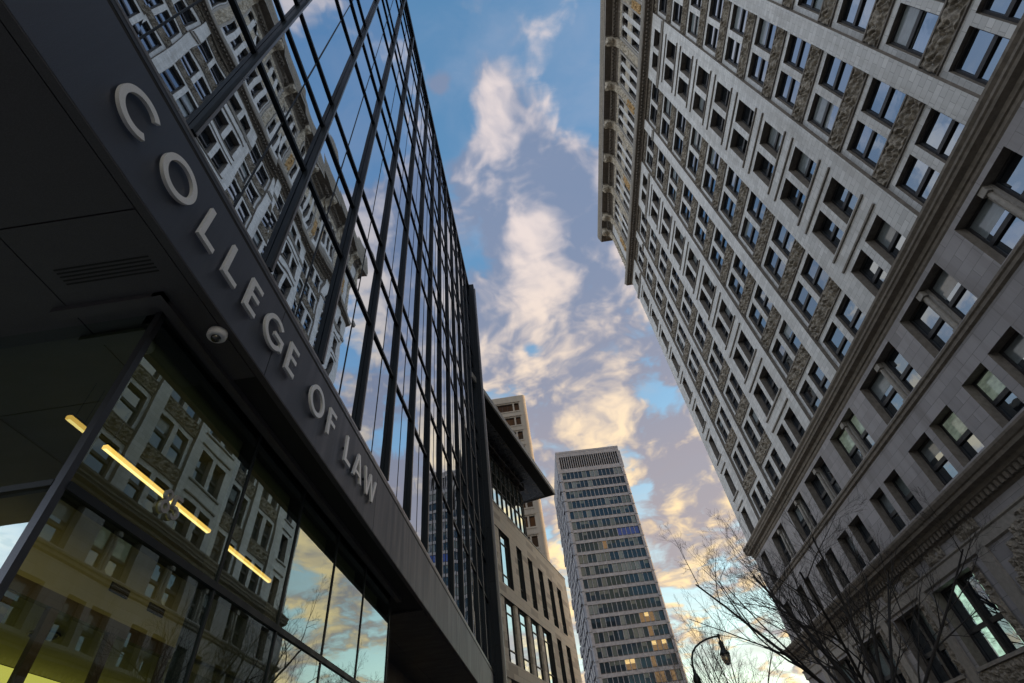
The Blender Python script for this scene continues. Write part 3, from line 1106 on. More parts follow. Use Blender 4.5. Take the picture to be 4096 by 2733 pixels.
    q.box(XB - 0.045, XB + 0.012, YB - 0.012, YB + 0.045, 0.13, 5.30)
    q.mat('fin_metal')
    q.box(XB - 0.10, XB + 0.022, YB + .045, 9.96, zt - 0.030, zt + 0.030)
    q.box(-7.4, XB - 0.045, YB - 0.018, YB + 0.05, zt - 0.022, zt + 0.022)
    for y in vs[1:]:
        q.box(XB - 0.17, XB - 0.012, y - 0.028, y + 0.028, 0.13, 5.30)
        q.box(XB - 0.012, XB + 0.014, y - 0.014, y + 0.014, 0.13, 5.30)
    q.box(XB - 0.14, XB - 0.03, YB, 9.96, 5.16, 5.285)
    q.box(-5.16, -5.06, YB - .02, YB + .06, 0.13, 5.30)
    q.build('lobby_frame', T)
    # return wall at the far end of the glass and the deep bay beyond it
    q = MB().mat('soffit_metal')
    q.mat('louvre_dark').box(-4.6, XB - 0.16, 9.965, 10.6, 0.13, 5.291)
    q.mat('soffit_metal').box(-4.75, -4.3, 10.6, Y1L, 0.13, 5.29)
    q.build('return_wall', T)
    for k in range(6):
        y = 11.1 + k * 1.75
        q = MB().mat('fin_metal')
        q.box(-4.30, -4.26, y - .05, y + 1.55, 0.9, 1.0)
        q.box(-4.30, -4.26, y - .05, y + 1.55, 4.6, 4.7)
        q.box(-4.30, -4.26, y - .05, y, 1.0, 4.6)
        w_ = q.build('shop_window', T)
        q = MB().mat('window_glass')
        q.face([(-4.295, y, 1.0), (-4.295, y + 1.5, 1.0), (-4.295, y + 1.5, 4.6), (-4.295, y, 4.6)])
        if k in (1, 3):
            q.mat('lit_pane').face([(-4.29, y + .5, 3.9), (-4.29, y + .9, 3.9), (-4.29, y + .9, 4.4), (-4.29, y + .5, 4.4)])
        q.build('pane', w_)
        w_children_fix(w_)
    # lobby interior
    q = MB().mat('interior_wall')
    q.box(-8.2, -8.0, YB - .1, 10.6, 0.13, 5.3)
    q.box(-8.0, -4.8, 9.7, 9.9, 0.13, 5.29)
    q.box(-8.0, -3.25, YB + 0.12, 9.7, 5.05, 5.28)
    q.box(-5.15, -5.0, 3.3, 9.7, 3.935, 5.04)
    q.box(-6.6, -5.06, 3.3, 9.7, 3.80, 3.925)
    q.build('lobby_wall', T)
    q = MB().mat('interior_brown')
    q.box(-5.06, -4.985, 4.3, 6.95, 3.80, 3.93)
    for y in (4.44, 4.97, 5.85, 6.86):
        q.box(-5.05, -4.99, y - 0.055, y + 0.055, 0.13, 3.798)
    q.build('inner_frame', T)
    q = MB().mat('interior_brown')
    q.tube([(-5.55 + .14 * math.cos(i * math.pi / 10), 5.55 + .14 * math.sin(i * math.pi / 10), 3.79) for i in range(21)], 0.012, 6)
    q.mat('louvre_dark').lathe(-5.55, 5.55, [(0.0, 3.797), (0.13, 3.796)], 20)
    q.build('downlight', T)
    MB().mat('interior_floor').box(-8.2, -3.1, YB, 9.9, 0.131, 0.15).build('lobby_floor', T)
    for y in (5.52, 6.22):
        q = MB().mat('louvre_dark')
        q.box(-5.0, -4.985, y, y + 0.31, 4.17, 4.265)
        q.mat('interior_brown')
        for i in range(4):
            q.box(-4.985, -4.978, y + .01, y + 0.30, 4.18 + i * .022, 4.19 + i * .022)
        q.build('air_vent', T)
    # end pylon: tall dark panel with a light flange
    q = MB().mat('fin_metal')
    z = 0.13
    while z < 30.1:
        q.box(-3.4, -2.28, Y1L + 0.002, Y1L + 0.40, z, min(z + 2.39, 30.15))
        z += 2.4
    q.box(-2.62, -2.55, Y1L - .05, Y1L + .002, 5.3, 30.12)
    q.mat('edge_metal').box(-2.279, -2.20, Y1L + 0.30, Y1L + 0.52, 0.13, 30.0)
    q.build('end_pylon', T)


law_building()


# ------------------------------------------------------------------ lettering
def ring(mb, yc, zc, ro, ri, a0, a1, x0, x1, n=48, ky=1.0):
    full = abs(a1 - a0 - 2 * math.pi) < 1e-6
    pts = [a0 + (a1 - a0) * i / n for i in range(n + 1)]
    rows = []
    for a in pts:
        c, s = math.cos(a) * ky, math.sin(a)
        rows.append([(x1, yc + ro * c, zc + ro * s), (x1, yc + ri * c, zc + ri * s), (x0, yc + ri * c, zc + ri * s), (x0, yc + ro * c, zc + ro * s)])
    mb.grid(rows, True, False)
    if not full:
        mb.face(rows[0])
        mb.face(rows[-1][::-1])


def bar(mb, p, q, w, x0, x1):
    """flat bar from p to q (y, z), cut square to the z axis when slanted"""
    (ya, za), (yb, zb) = p, q
    d = Vector((yb - ya, zb - za))
    n = Vector((-d.y, d.x)).normalized() * w / 2
    P = [(ya + n.x, za + n.y), (ya - n.x, za - n.y), (yb - n.x, zb - n.y), (yb + n.x, zb + n.y)]
    mb.face([(x1, *a) for a in P])
    mb.face([(x0, *a) for a in P[::-1]])
    for i in range(4):
        a, b = P[i], P[(i + 1) % 4]
        mb.face([(x1, *a), (x0, *a), (x0, *b), (x1, *b)])


def slant(mb, yb, zb, yt, zt, w, x0, x1):
    P = [(yb - w / 2, zb), (yb + w / 2, zb), (yt + w / 2, zt), (yt - w / 2, zt)]
    mb.face([(x1, *a) for a in P])
    mb.face([(x0, *a) for a in P[::-1]])
    for i in range(4):
        a, b = P[i], P[(i + 1) % 4]
        mb.face([(x1, *b), (x1, *a), (x0, *a), (x0, *b)][::-1])


def sign():
    T = thing('building_sign', 'raised steel letters reading COLLEGE OF LAW on the dark fascia above the lobby', 'sign', (XL, 4, 5.61))
    x0, x1 = -2.578, -2.548
    Z0, Z1, S = 5.61, 6.015, 0.060

    def letter(ch, y, w=0.23, yc=None):
        m_ = MB().mat('letter_metal')
        if ch in 'CO' or ch == 'G':
            zc = 5.813
            if ch == 'O':
                ring(m_, yc, zc, 0.211, 0.152, 0, 2 * math.pi, x0, x1)
            elif ch == 'C':
                ring(m_, yc, zc, 0.211, 0.152, R(46), R(314), x0, x1)
            else:
                ring(m_, yc, zc, 0.211, 0.152, R(46), R(322), x0, x1)
                bar(m_, (yc + 0.0, zc - 0.005), (yc + 0.205, zc - 0.005), 0.056, x0, x1)
                bar(m_, (yc + 0.177, zc - 0.035), (yc + 0.177, zc - 0.135), 0.056, x0 + .0004, x1 - .0004)
        elif ch == 'L':
            bar(m_, (y + S / 2, Z1), (y + S / 2, Z0), S, x0, x1)
            bar(m_, (y + S, Z0 + S / 2), (y + w, Z0 + S / 2), S, x0, x1)
        elif ch in 'EF':
            bar(m_, (y + S / 2, Z1), (y + S / 2, Z0), S, x0, x1)
            bar(m_, (y + S, Z1 - S / 2), (y + w, Z1 - S / 2), S, x0, x1)
            bar(m_, (y + S, 5.825), (y + w - .012, 5.825), S * .95, x0, x1)
            if ch == 'E':
                bar(m_, (y + S, Z0 + S / 2), (y + w, Z0 + S / 2), S, x0, x1)
        elif ch == 'A':
            slant(m_, 6.125, Z0, 6.272, Z1 + .01, 0.062, x0, x1)
            slant(m_, 6.425, Z0, 6.278, Z1 + .01, 0.062, x0 + .0005, x1 - .0005)
            bar(m_, (6.17, 5.715), (6.38, 5.715), 0.05, x0 + .001, x1 - .001)
        elif ch == 'W':
            for (a, za, b, zb, e) in ((6.715, Z0, 6.59, Z1, 0), (6.715, Z0, 6.84, Z1, .0005), (6.965, Z0, 6.84, Z1, 0), (6.965, Z0, 7.09, Z1, .0005)):
                slant(m_, a, za, b, zb, 0.060, x0 + e, x1 - e)
        m_.mat('fin_metal')
        cy = yc - 0.19 if yc else (6.21 if ch == 'A' else (6.60 if ch == 'W' else y + .01))
        m_.box(XL + .0005, x0 + .002, cy, cy + 0.03, 5.80, 5.83)
        m_.build('letter', T)
    letter('C', 0, yc=1.168)
    letter('O', 0, yc=1.70)
    letter('L', 2.088)
    letter('L', 2.490)
    letter('E', 2.893, 0.215)
    letter('G', 0, yc=3.49)
    letter('E', 3.832, 0.215)
    letter('O', 0, yc=4.70)
    letter('F', 5.085, 0.22)
    letter('L', 5.743, 0.227)
    letter('A', 0)
    letter('W', 6.56)
    # house number on the lobby glass
    N_ = thing('house_number', 'grey raised numerals 85 fixed to the lobby glass in front of the lit strip lamp', 'number sign', (-3.05, 3.6, 3.83))
    a0, a1 = -3.062, -3.035
    q = MB().mat('digit_metal')
    ring(q, 3.545, 3.983, 0.047, 0.021, 0, 2 * math.pi, a0, a1, 32)
    ring(q, 3.545, 3.885, 0.055, 0.026, 0, 2 * math.pi, a0 + .0005, a1 - .0005, 32)
    q.build('digit', N_)
    q = MB().mat('digit_metal')
    ring(q, 3.672, 3.887, 0.056, 0.029, R(-150), R(128), a0, a1, 28)
    bar(q, (3.640, 4.028), (3.634, 3.925), 0.027, a0 + .0005, a1 - .0005)
    bar(q, (3.628, 4.017), (3.722, 4.017), 0.026, a0, a1)
    q.build('digit', N_)
    # security camera under the soffit
    K = thing('security_camera', 'white dome security camera hanging under the dark soffit beside the fascia', 'camera', (-2.725, 2.95, 5.29))
    q = MB().mat('camera_shell')
    q.lathe(-2.725, 2.95, [(0.0, 5.285), (0.082, 5.285), (0.086, 5.262), (0.084, 5.225), (0.074, 5.212), (0.046, 5.208), (0.044, 5.214), (0.0, 5.214)], 28)
    q.build('housing', K)
    q = MB().mat('camera_lens')
    q.lathe(-2.725, 2.95, [(0.043, 5.212), (0.040, 5.192), (0.028, 5.176), (0.012, 5.170), (0.0, 5.169)], 20)
    q.build('dome', K)
    # strip lamps in the lobby
    for (a, b, lab) in ((3.55, 5.36, 'long lit amber strip lamp behind the house number'), (5.77, 6.96, 'short lit amber strip lamp in the second lobby bay'), (3.09, 3.30, 'stub of amber strip lamp seen through the side glass of the lobby')):
        L = thing('strip_lamp', lab, 'lamp', (-3.9, a, 4.6), 'strip lamps in the lobby')
        q = MB().mat('lamp_strip').box(-3.922, -3.878, a, b, 4.602, 4.638)
        q.mat('lamp_core').box(-3.916, -3.884, a + .01, b - .01, 4.599, 4.602)
        q.build('diffuser', L)
        q = MB().mat('interior_brown').box(-3.926, -3.874, a, b, 4.640, 4.655)
        for y in (a + .05, b - .05):
            q.box(-3.902, -3.898, y, y + .004, 4.655, 5.05)
        q.build('housing', L)
        if b - a > 0.5:
            ld = bpy.data.lights.new('strip_light', 'AREA')
            ld.shape = 'RECTANGLE'
            ld.size, ld.size_y = 0.04, b - a
            ld.energy = 3.0 * (b - a)
            ld.color = (1.0, 0.70, 0.30)
            lo = bpy.data.objects.new('strip_light', ld)
            COL.objects.link(lo)
            lo.parent = L
            lo.location = (0, (b - a) / 2, -0.006)
    L = thing('glowing_back_wall', 'lit yellow back wall inside the lobby, its light put in as glow', 'lamp', (-6.6, 4, 1.0))
    MB().mat('lit_wall_glow').box(-6.66, -6.60, 2.9, 9.0, 3.25, 3.79).build('diffuser', L)  # lit look of the lobby back wall, put in as glow


sign()


# ------------------------------------------------------------------ tan stone building with the canopy
def tan_building():
    T = thing('tan_stone_building', 'tan banded stone building with tall narrow windows and a ribbed roof canopy', 'building', (-2.83, 28, 0))
    A = R(15.1)
    U = (math.sin(A), math.cos(A))
    Nn = (math.cos(A), -math.sin(A))

    def F(n, s, z):                               # outward distance, along the facade, up
        return (-2.83 + U[0] * s + Nn[0] * n, 28 + U[1] * s + Nn[1] * n, z)
    rows = [(12.15, 15.28), (8.33, 11.4), (4.5, 7.6), (0.6, 3.8)]
    narrow = [(3.79, 4.77), (5.91, 6.84), (7.99, 9.02), (10.22, 11.26), (12.32, 13.37)]
    wide2 = [(2.92, 4.60), (5.05, 6.67), (7.23, 9.04), (10.24, 11.24), (12.34, 13.37)]
    holes, wins = [], []
    for r, (za, zb) in enumerate(rows):
        first = [(0.85, 2.45)]
        lst = first + (narrow if r in (0,) else wide2)
        wide_end = 2.60 if r == 0 else 9.06
        holes.append((-0.02, wide_end, za, zb, 0.22, 'dark_frame'))
        prev = -0.02
        for (a, b) in [x for x in lst if x[1] < wide_end + .1]:
            if a - prev > 0.15:
                MB().mat('tan_stone').box(-0.215, -0.05, prev + (0.42 if prev < 0 else 0.12), a + 0.12, za, zb, F).build('inner_pier', T)
            prev = b
        for (a, b) in [x for x in lst if x[0] > wide_end]:
            holes.append((a, b, za, zb, 0.24, 'dark_frame'))
        for (a, b) in lst:
            def frame(mb, a=a, b=b, za=za, zb=zb):
                mb.mat('dark_frame')
                for (p, q) in ((a, a + .05), (b - .05, b), (a + (b - a) * .33, a + (b - a) * .33 + .05)):
                    mb.box(-0.20, -0.13, p, q, za, zb, F)
                for z in (za, za + .62, zb - .66, zb - .06):
                    mb.box(-0.195, -0.14, a, b, z, z + .05, F)

            def pane(mb, a=a, b=b, za=za, zb=zb):
                mb.mat('tan_glass')
                mb.face([F(-0.18, a, za), F(-0.18, b, za), F(-0.18, b, zb), F(-0.18, a, zb)])
            wins.append(dict(pts=[F(0, a, za), F(0, b, za), F(0, b, zb), F(0, a, zb)], frame=frame, pane=pane))
    w = MB()
    holed_wall(w, 0, -6.0, 15.3, 0, 16.72, holes, F, 'tan_stone', -1)
    w.mat('tan_stone')
    w.face([F(0, 15.3, 0), F(-14, 15.3, 0), F(-14, 15.3, 16.72), F(0, 15.3, 16.72)])
    w.mat('roof_gravel').face([F(-.01, -6, 16.70), F(-.01, 15.3, 16.70), F(-14, 15.3, 16.70), F(-14, -6, 16.70)])
    w.mat('louvre_dark').box(-14, -0.5, -6, 15.2, 0.1, 16.6, F)
    w.build('stone_wall', T)
    q = MB().mat('canopy_edge').box(-0.3, 0.03, -6, 15.33, 16.73, 16.80, F)
    q.build('coping', T)
    make_windows(T, wins, 60)
    # glazed rooftop room
    ms = [0.42 + 0.822 * k for k in range(-7, 8)]
    ms = [x for x in ms if x < 6.3] + [6.45]
    wn = []
    for a, b in zip(ms[:-1], ms[1:]):
        def frame(mb, a=a, b=b):
            mb.mat('dark_frame')
            mb.box(-0.10, 0.02, a - .03, a + .03, 16.81, 20.05, F)
            for z in (16.81, 18.05, 18.92, 20.0):
                mb.box(-0.08, 0.0, a + .03, b - .03, z, z + .05, F)

        def pane(mb, a=a, b=b):
            mb.mat('tan_glass')
            mb.face([F(-0.05, a, 16.82), F(-0.05, b, 16.82), F(-0.05, b, 20.0), F(-0.05, a, 20.0)])
        wn.append(dict(pts=[F(0, a, 16.8), F(0, b, 16.8), F(0, b, 20), F(0, a, 20)], frame=frame, pane=pane))
    make_windows(T, wn, 40)
    q = MB().mat('dark_frame')
    q.box(-0.10, 0.02, 6.42, 6.48, 16.81, 20.05, F)
    q.box(-6, -0.15, -5.0, 6.43, 16.8, 20.9, F)
    q.mat('edge_metal')
    q.box(0.25, 0.31, -5, 7.2, 20.42, 20.48, F)
    for k in range(12):
        q.box(-0.1, 0.3, -4.2 + k * .95, -4.15 + k * .95, 20.25, 20.9, F)
    q.box(0.0, 0.03, -5, 6.5, 20.3, 20.36, F)
    q.build('rooftop_room', T)
    # canopy: ribbed metal underside and pale edge
    q = MB().mat('canopy_metal')
    S0, S1, N0, N1 = -8.0, 9.3, -3.2, 1.80
    n = 52
    rws = []
    for i in range(n * 4 + 1):
        s = S0 + .2 + (S1 - S0 - .4) * i / (n * 4)
        ph = (i % 4)
        dz = (0.0, 0.07, 0.10, 0.07)[ph]
        rws.append([F(N0, s, 20.92 + dz), F(N1 - .75, s, 20.92 + dz)])
    q.grid(rws, False, True)
    q.build('ribbed_soffit', T)
    q = MB().mat('louvre_dark')
    q.box(N1 - .75, N1 - .04, S0, S1 - .04, 20.90, 21.0, F)
    q.mat('canopy_edge')
    q.box(N1 - .04, N1 + .06, S0, S1 + .02, 20.89, 21.26, F)
    q.box(N0, N1 - .04, S1 - .04, S1 + .02, 20.89, 21.26, F)
    q.box(N0, N1 - .04, S0, S1 - .04, 21.1, 21.24, F)
    for s in (-2, 1.4, 5.0, 8.6):
        q.box(N1 - .15, N1 - .10, s, s + .05, 21.26, 21.75, F)
    q.build('canopy_roof', T)


tan_building()


# ------------------------------------------------------------------ concrete tower behind it
def concrete_tower():
    T = thing('concrete_tower', 'grey concrete tower with dark bronze windows and a rounded sunlit corner, behind the tan building', 'building', (-7, 75, 0))
    Y0 = 75.0
    xl, xr, top = -15.0, -0.15, 62.6
    fr = lambda d, x, z: (x, Y0 + d, z)
    holes, wins = [], []
    cols = [(-14.1, -11.1), (-10.8, -9.9), (-9.6, -8.7), (-8.4, -5.4), (-5.13, -2.13), (-1.85, -0.95)]
    ledge = MB().mat('concrete')
    for k in range(19):
        zt = 60.85 - 3.225 * k
        zb = zt - 1.72
        if zb < 1:
            break
        for (a, b) in cols:
            holes.append((a, b, zb, zt, 0.32, 'concrete'))

            def frame(mb, a=a, b=b, zt=zt, zb=zb):
                mb.mat('dark_frame')
                nn = max(1, round((b - a) / 0.95))
                for i in range(nn + 1):
                    x = a + (b - a) * i / nn
                    mb.box(0.24, 0.30, x - .03, x + .03, zb, zt, fr)

            def pane(mb, a=a, b=b, zt=zt, zb=zb):
                mb.mat('brown_glass')
                mb.face([fr(0.28, a, zb), fr(0.28, b, zb), fr(0.28, b, zt), fr(0.28, a, zt)])
            wins.append(dict(pts=[fr(0, a, zb), fr(0, b, zb), fr(0, b, zt), fr(0, a, zt)], frame=frame, pane=pane))
        ledge.box(-0.14, 0.01, xl + .4, -0.75, zt + 0.22, zt + 0.42, fr)
        ledge.box(-0.08, 0.01, xl + .4, -0.85, zb - 0.30, zb - 0.14, fr)
    w = MB()
    holed_wall(w, 0, xl, xr, 0, top, holes, fr, 'concrete', 1)
    w.mat('concrete')
    w.smooth = True
    n = 6
    for i in range(n):
        a0, a1 = math.pi / 2 * i / n, math.pi / 2 * (i + 1) / n
        p = [(xr + .55 * math.sin(a), Y0 + .55 * (1 - math.cos(a))) for a in (a0, a1)]
        w.face([(*p[0], 0), (*p[1], 0), (*p[1], top), (*p[0], top)])
    w.smooth = False
    w.face([(xr + .55, Y0 + .55, 0), (xr + .55, Y0 + 16, 0), (xr + .55, Y0 + 16, top), (xr + .55, Y0 + .55, top)])
    w.face([(xl, Y0, 0), (xl, Y0, top), (xl, Y0 + 16, top), (xl, Y0 + 16, 0)])
    w.face([(xl, Y0 + 16, 0), (xl, Y0 + 16, top), (xr + .55, Y0 + 16, top), (xr + .55, Y0 + 16, 0)])
    w.face([(xl, Y0, top), (xr, Y0, top), (xr + .55, Y0 + .55, top), (xr + .55, Y0 + 16, top), (xl, Y0 + 16, top)])
    w.build('concrete_wall', T)
    ledge.build('ledge', T)
    make_windows(T, wins, 60)


concrete_tower()


# ------------------------------------------------------------------ white slab tower down the street
def white_tower():
    T = thing('white_office_tower', 'tall grey-white office tower with ribbon windows and a louvred top at the street end', 'building', (8, 150, 0))
    A = R(3.6)
    U, V = (math.cos(A), math.sin(A)), (-math.sin(A), math.cos(A))

    def F(d, u, z):                               # depth, along the front, up
        return (7.98 + U[0] * u + V[0] * d, 150 + U[1] * u + V[1] * d, z)
    WD, DP = 22.0, 28.5
    c = MB().mat('louvre_dark')
    c.box(0.78, DP - .6, 0.7, WD - .7, 0, 94.19, F)
    c.build('core', T)
    wins = []
    span = MB().mat('tower_panel')
    corners = {1: MB().mat('tower_panel'), -1: MB().mat('tower_panel')}
    n, u0, u1 = 15, 1.07, 20.93
    pitch = (u1 - u0) / n
    rng = random.Random(3)
    lit = {(13, 11), (15, 11), (15, 13), (16, 5), (16, 6), (18, 4), (18, 5), (18, 7), (18, 8), (18, 9), (19, 3), (19, 7), (19, 8)}
    dim = {(13, 10), (13, 12), (15, 12), (18, 2), (18, 3), (18, 6), (17, 13), (17, 10), (19, 9), (19, 12), (14, 11), (7, 6), (17, 11), (16, 10)}
    blue = {(6, k) for k in range(10, 15)}
    for f in range(26):
        zt = 88.05 - 3.42 * f
        zb = zt - 2.50
        if zb < 2:
            break
        span.box(0.0, 0.75, 0.95, WD - .95, zb - 0.92, zb, F)
        span.box(-0.04, 0.0, 0.95, WD - .95, zb - 0.88, zb - 0.80, F)
        # corner panels, canted
        for (a, b, s) in ((-0.02, 1.0, 1), (WD - 1.0, WD + .02, -1)):
            lo, hi = zb - 0.55, zt - 0.05
            corner = corners[s]
            m0, m1 = (a, b) if s > 0 else (b, a)
            P = [(0.75, m0), (0.12, m0), (-0.14, m0 + s * .34), (-0.14, m1), (0.75, m1)]
            corner.face([F(d, u, hi) for d, u in P])
            corner.face([F(d, u, lo) for d, u in P[::-1]])
            for i in range(4):
                (d0, ua), (d1, ub) = P[i], P[i + 1]
                corner.face([F(d0, ua, lo), F(d1, ub, lo), F(d1, ub, hi), F(d0, ua, hi)])
            corner.box(0.05, 0.9, min(m0 + s * .2, m1), max(m0 + s * .2, m1), hi, lo + 3.42, F)
        for i in range(n):
            a, b = u0 + pitch * i, u0 + pitch * (i + 1)
            r = rng.random()
            streak = noise.noise(Vector((i * .35, f * .9, 1.7)))
            if (f, i) in lit:
                k1, k2 = 'dim_lit_pane', 'lit_pane'
            elif (f, i) in dim:
                k1, k2 = 'dim_lit_pane', 'dim_lit_pane'
            elif (f, i) in blue:
                k1 = k2 = 'blue_pane'
            elif r + streak * .9 < .12:
                k1 = k2 = rng.choice(('tower_blind', 'tower_blind', 'tower_pale_blind'))
            elif r < .30:
                k1, k2 = 'tower_glass', 'tower_blind'
            else:
                k1 = k2 = 'tower_glass'

            def frame(mb, a=a, b=b, zt=zt, zb=zb):
                mb.mat('tower_panel').box(0.02, 0.62, a - .075, a + .075, zb, zt, F)
                mb.mat('dark_frame').box(0.14, 0.60, a + .10, b - .10, zb, zb + .24, F)

            def pane(mb, a=a, b=b, zt=zt, zb=zb, k1=k1, k2=k2):
                zm = zt - (zt - zb) * .38
                mb.mat(k1).face([F(0.20, a + .1, zb), F(0.20, b - .1, zb), F(0.20, b - .1, zm), F(0.20, a + .1, zm)])
                mb.mat(k2).face([F(0.20, a + .1, zm), F(0.20, b - .1, zm), F(0.20, b - .1, zt), F(0.20, a + .1, zt)])
            wins.append(dict(pts=[F(0, a, zb), F(0, b, zb), F(0, b, zt), F(0, a, zt)], frame=frame, pane=pane))
    span.mat('tower_panel').box(-0.05, 0.75, 0.4, WD - .4, 88.06, 89.5, F)
    span.build('spandrel', T)
    make_windows(T, wins, 100)
    for k in (1, -1):
        corners[k].build('corner_panel', T)
    # left flank: canted panels floor by floor
    corner = MB().mat('tower_panel')
    for f in range(26):
        zt = 88.05 - 3.42 * f
        if zt < 5:
            break
        for k in range(9):
            d = 0.95 + k * 3.05
            j = 0.22 * ((k + f) % 2) + 0.06 * math.sin(f * 1.3 + k)
            corner.box(d, d + 2.7, -0.30 - j, 0.8, zt - 2.5, zt - 0.1, F)
            corner.box(d - .3, d + 3.0, -0.02, 0.78, zt - 0.1, zt + 0.92, F)
    corner.build('flank_panel', T)
    lv = MB().mat('tower_panel')
    lv.box(-0.14, 0.9, -0.1, 1.0, 87.9, 94.2, F)
    lv.box(-0.14, 0.9, WD - 1.0, WD + .1, 87.9, 94.2, F)
    for i in range(28):
        u = 1.0 + (WD - 2.0) * i / 27
        lv.box(0.0, 0.22, u - .12, u + .12, 89.5, 94.2, F)
    lv.box(0.9, DP, -0.25, 0.9, 88.0, 94.2, F)
    lv.build('louvre_screen', T)
    q = MB().mat('tower_panel')
    q.box(0.05, DP - .2, 0.2, WD - .2, 94.2, 95.6, F)
    q.box(0.0, DP - .1, 0.15, WD - .15, 95.6, 96.3, F)
    q.build('cap', T)
    r_ = MB().mat('tower_panel').box(0.9, DP, WD - .75, WD - .05, 0, 94.2, F)
    r_.build('flank_wall', T)


white_tower()


def old_block():
    T = thing('old_brick_block', 'small old yellow brick block low between the tan building and white tower', 'building', (6, 120, 0))
    q = MB().mat('yellow_brick')
    q.box(-8, 4.9, 118, 134, 0, 20.2)
    q.build('wall', T)
    q = MB().mat('far_ornament')
    q.box(-8.3, 5.2, 117.7, 134.3, 20.2, 20.6)
    q.box(-8.6, 5.5, 117.4, 134.6, 20.6, 21.1)
    for i in range(22):
        q.box(-8 + i * .6, -7.7 + i * .6, 117.5, 118.0, 19.4, 20.2)
    q.build('cornice', T)
    for r in range(4):
        for i in range(5):
            w = MB().mat('dark_frame').box(-6.8 + i * 2.4, -5.6 + i * 2.4, 117.95, 118.05, 3 + r * 4.2, 5.4 + r * 4.2)
            w.build('window', T)


old_block()


# ------------------------------------------------------------------ street lamp
def street_lamp():
    X, Y = 5.95, 28.0
    T = thing('street_lamp', 'dark green cast iron street lamp with a curved arm and teardrop lantern', 'street lamp', (X, Y, 0))
    q = MB().mat('lamp_iron')
    q.lathe(X, Y, [(0.28, 0.0), (0.28, 0.25), (0.20, 0.35), (0.18, 0.9), (0.12, 1.05), (0.085, 1.2), (0.07, 5.9), (0.09, 6.0), (0.09, 6.05), (0.13, 6.12), (0.17, 6.26), (0.17, 6.36), (0.12, 6.46), (0.08, 6.55), (0.07, 6.7), (0.05, 6.75)], 18)
    q.build('post', T)
    q = MB().mat('lamp_iron')
    pts = [(X, Y, 6.6), (X + .01, Y, 6.9), (X + .07, Y, 7.15), (X + .19, Y, 7.39), (X + .40, Y, 7.59), (X + .68, Y, 7.74), (X + 1.0, Y, 7.84), (X + 1.32, Y, 7.89), (X + 1.60, Y, 7.90)]
    q.tube(pts, [.055, .052, .05, .048, .046, .044, .042, .04, .04], 10)
    q.lathe(X + 1.62, Y, [(0.0, 8.0), (0.05, 7.98), (0.07, 7.92), (0.06, 7.84), (0.035, 7.78), (0.035, 7.72)], 14)
    q.build('arm', T)
    q = MB().mat('lamp_iron')
    LX = X + 1.62
    q.lathe(LX, Y, [(0.03, 7.74), (0.06, 7.70), (0.085, 7.66), (0.11, 7.62), (0.11, 7.56), (0.10, 7.48), (0.105, 7.40), (0.13, 7.32), (0.19, 7.23), (0.235, 7.16), (0.24, 7.12), (0.225, 7.10), (0.0, 7.11)], 20)
    q.build('hood', T)
    q = MB().mat('lamp_lens')
    q.lathe(LX, Y, [(0.215, 7.10), (0.22, 7.05), (0.205, 6.95), (0.17, 6.83), (0.12, 6.74), (0.06, 6.69), (0.0, 6.675)], 20)
    q.build('lens', T)


street_lamp()


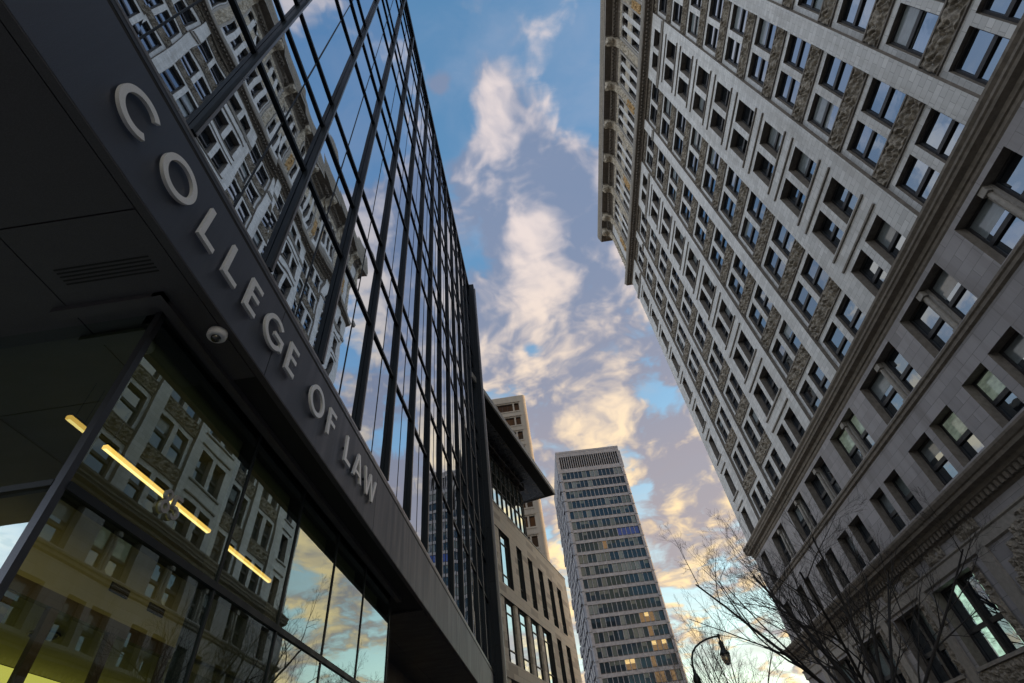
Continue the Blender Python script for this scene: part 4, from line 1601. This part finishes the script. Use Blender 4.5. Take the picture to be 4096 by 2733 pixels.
# ------------------------------------------------------------------ bare trees
def bare_tree(x, y, h, spread, label, seed, limbs, twig_depth=5, trunk_r=0.17, fork=0.28):
    rg = random.Random(seed)
    T = thing('bare_tree', label, 'tree', (x, y, 0.13), 'bare street trees')
    tr, cr = MB().mat('bark'), MB().mat('bark')
    base = Vector((x, y, 0.1))
    fk = h * fork
    tip = base + Vector((rg.uniform(-.15, .15), rg.uniform(-.15, .15), fk))
    tr.tube([base, base + (tip - base) * .1, base + (tip - base) * .55, tip], [trunk_r * 1.35, trunk_r * 1.05, trunk_r * .92, trunk_r * .85], 10)

    def grow(p, d, L, r, depth):
        n = 5 if depth < 3 else 3
        pts, rad = [p], [r]
        bend = Vector((rg.uniform(-1, 1), rg.uniform(-1, 1), rg.uniform(-.3, 1.0))) * 0.09
        dd = d.copy()
        for i in range(n):
            dd = (dd + bend + Vector((rg.uniform(-1, 1), rg.uniform(-1, 1), rg.uniform(-1, 1))) * 0.07).normalized()
            pts.append(pts[-1] + dd * L / n)
            rad.append(max(0.0035, r * (1 - 0.62 * (i + 1) / n)))
        (tr if depth == 0 else cr).tube(pts, rad, 7 if depth == 0 else (5 if depth < 3 else 3), False, True)
        if depth >= twig_depth:
            return
        nb = (7, 6, 5, 4, 4)[min(depth, 4)]
        for i in range(nb):
            t = 0.22 + 0.78 * (i + rg.random()) / nb
            k = min(int(t * n), n - 1)
            f = t * n - k
            q = pts[k] + (pts[k + 1] - pts[k]) * f
            rr = rad[k] + (rad[k + 1] - rad[k]) * f
            loc = (pts[k + 1] - pts[k]).normalized()
            a = loc.orthogonal().normalized()
            a.rotate(Matrix.Rotation(rg.uniform(0, 2 * math.pi), 3, loc))
            ang = rg.uniform(0.42, 0.85)
            nd = (loc * math.cos(ang) + a * math.sin(ang) + Vector((0, 0, 0.16))).normalized()
            nl = L * rg.uniform(0.38, 0.62) * (1.05 - 0.35 * t)
            if nl > 0.12:
                grow(q, nd, nl, max(0.0035, rr * rg.uniform(0.45, 0.65)), depth + 1)
    for i in range(limbs):
        ph = 2 * math.pi * (i + rg.uniform(-.3, .3)) / limbs
        tilt = rg.uniform(0.25, 1.0) * spread
        d = Vector((math.cos(ph) * math.sin(tilt), math.sin(ph) * math.sin(tilt), math.cos(tilt)))
        z = fk * rg.uniform(0.72, 1.0)
        grow(base + (tip - base) * (z / fk), d, (h - z) * rg.uniform(0.75, 1.0), trunk_r * rg.uniform(0.42, 0.6), 0)
    tr.build('trunk', T)
    cr.build('crown', T)


bare_tree(12.9, 27.5, 12.8, 1.02, 'large bare tree with fanned branches in front of the stone tower base', 11, 9, 4, 0.18)
bare_tree(12.4, 48.0, 12.6, 0.75, 'bare tree against the pale sky behind the street lamp', 23, 7, 4, 0.15)
bare_tree(13.0, 66.0, 13.5, 0.80, 'smaller bare tree farther off, low beside the white tower', 37, 7, 3, 0.16)
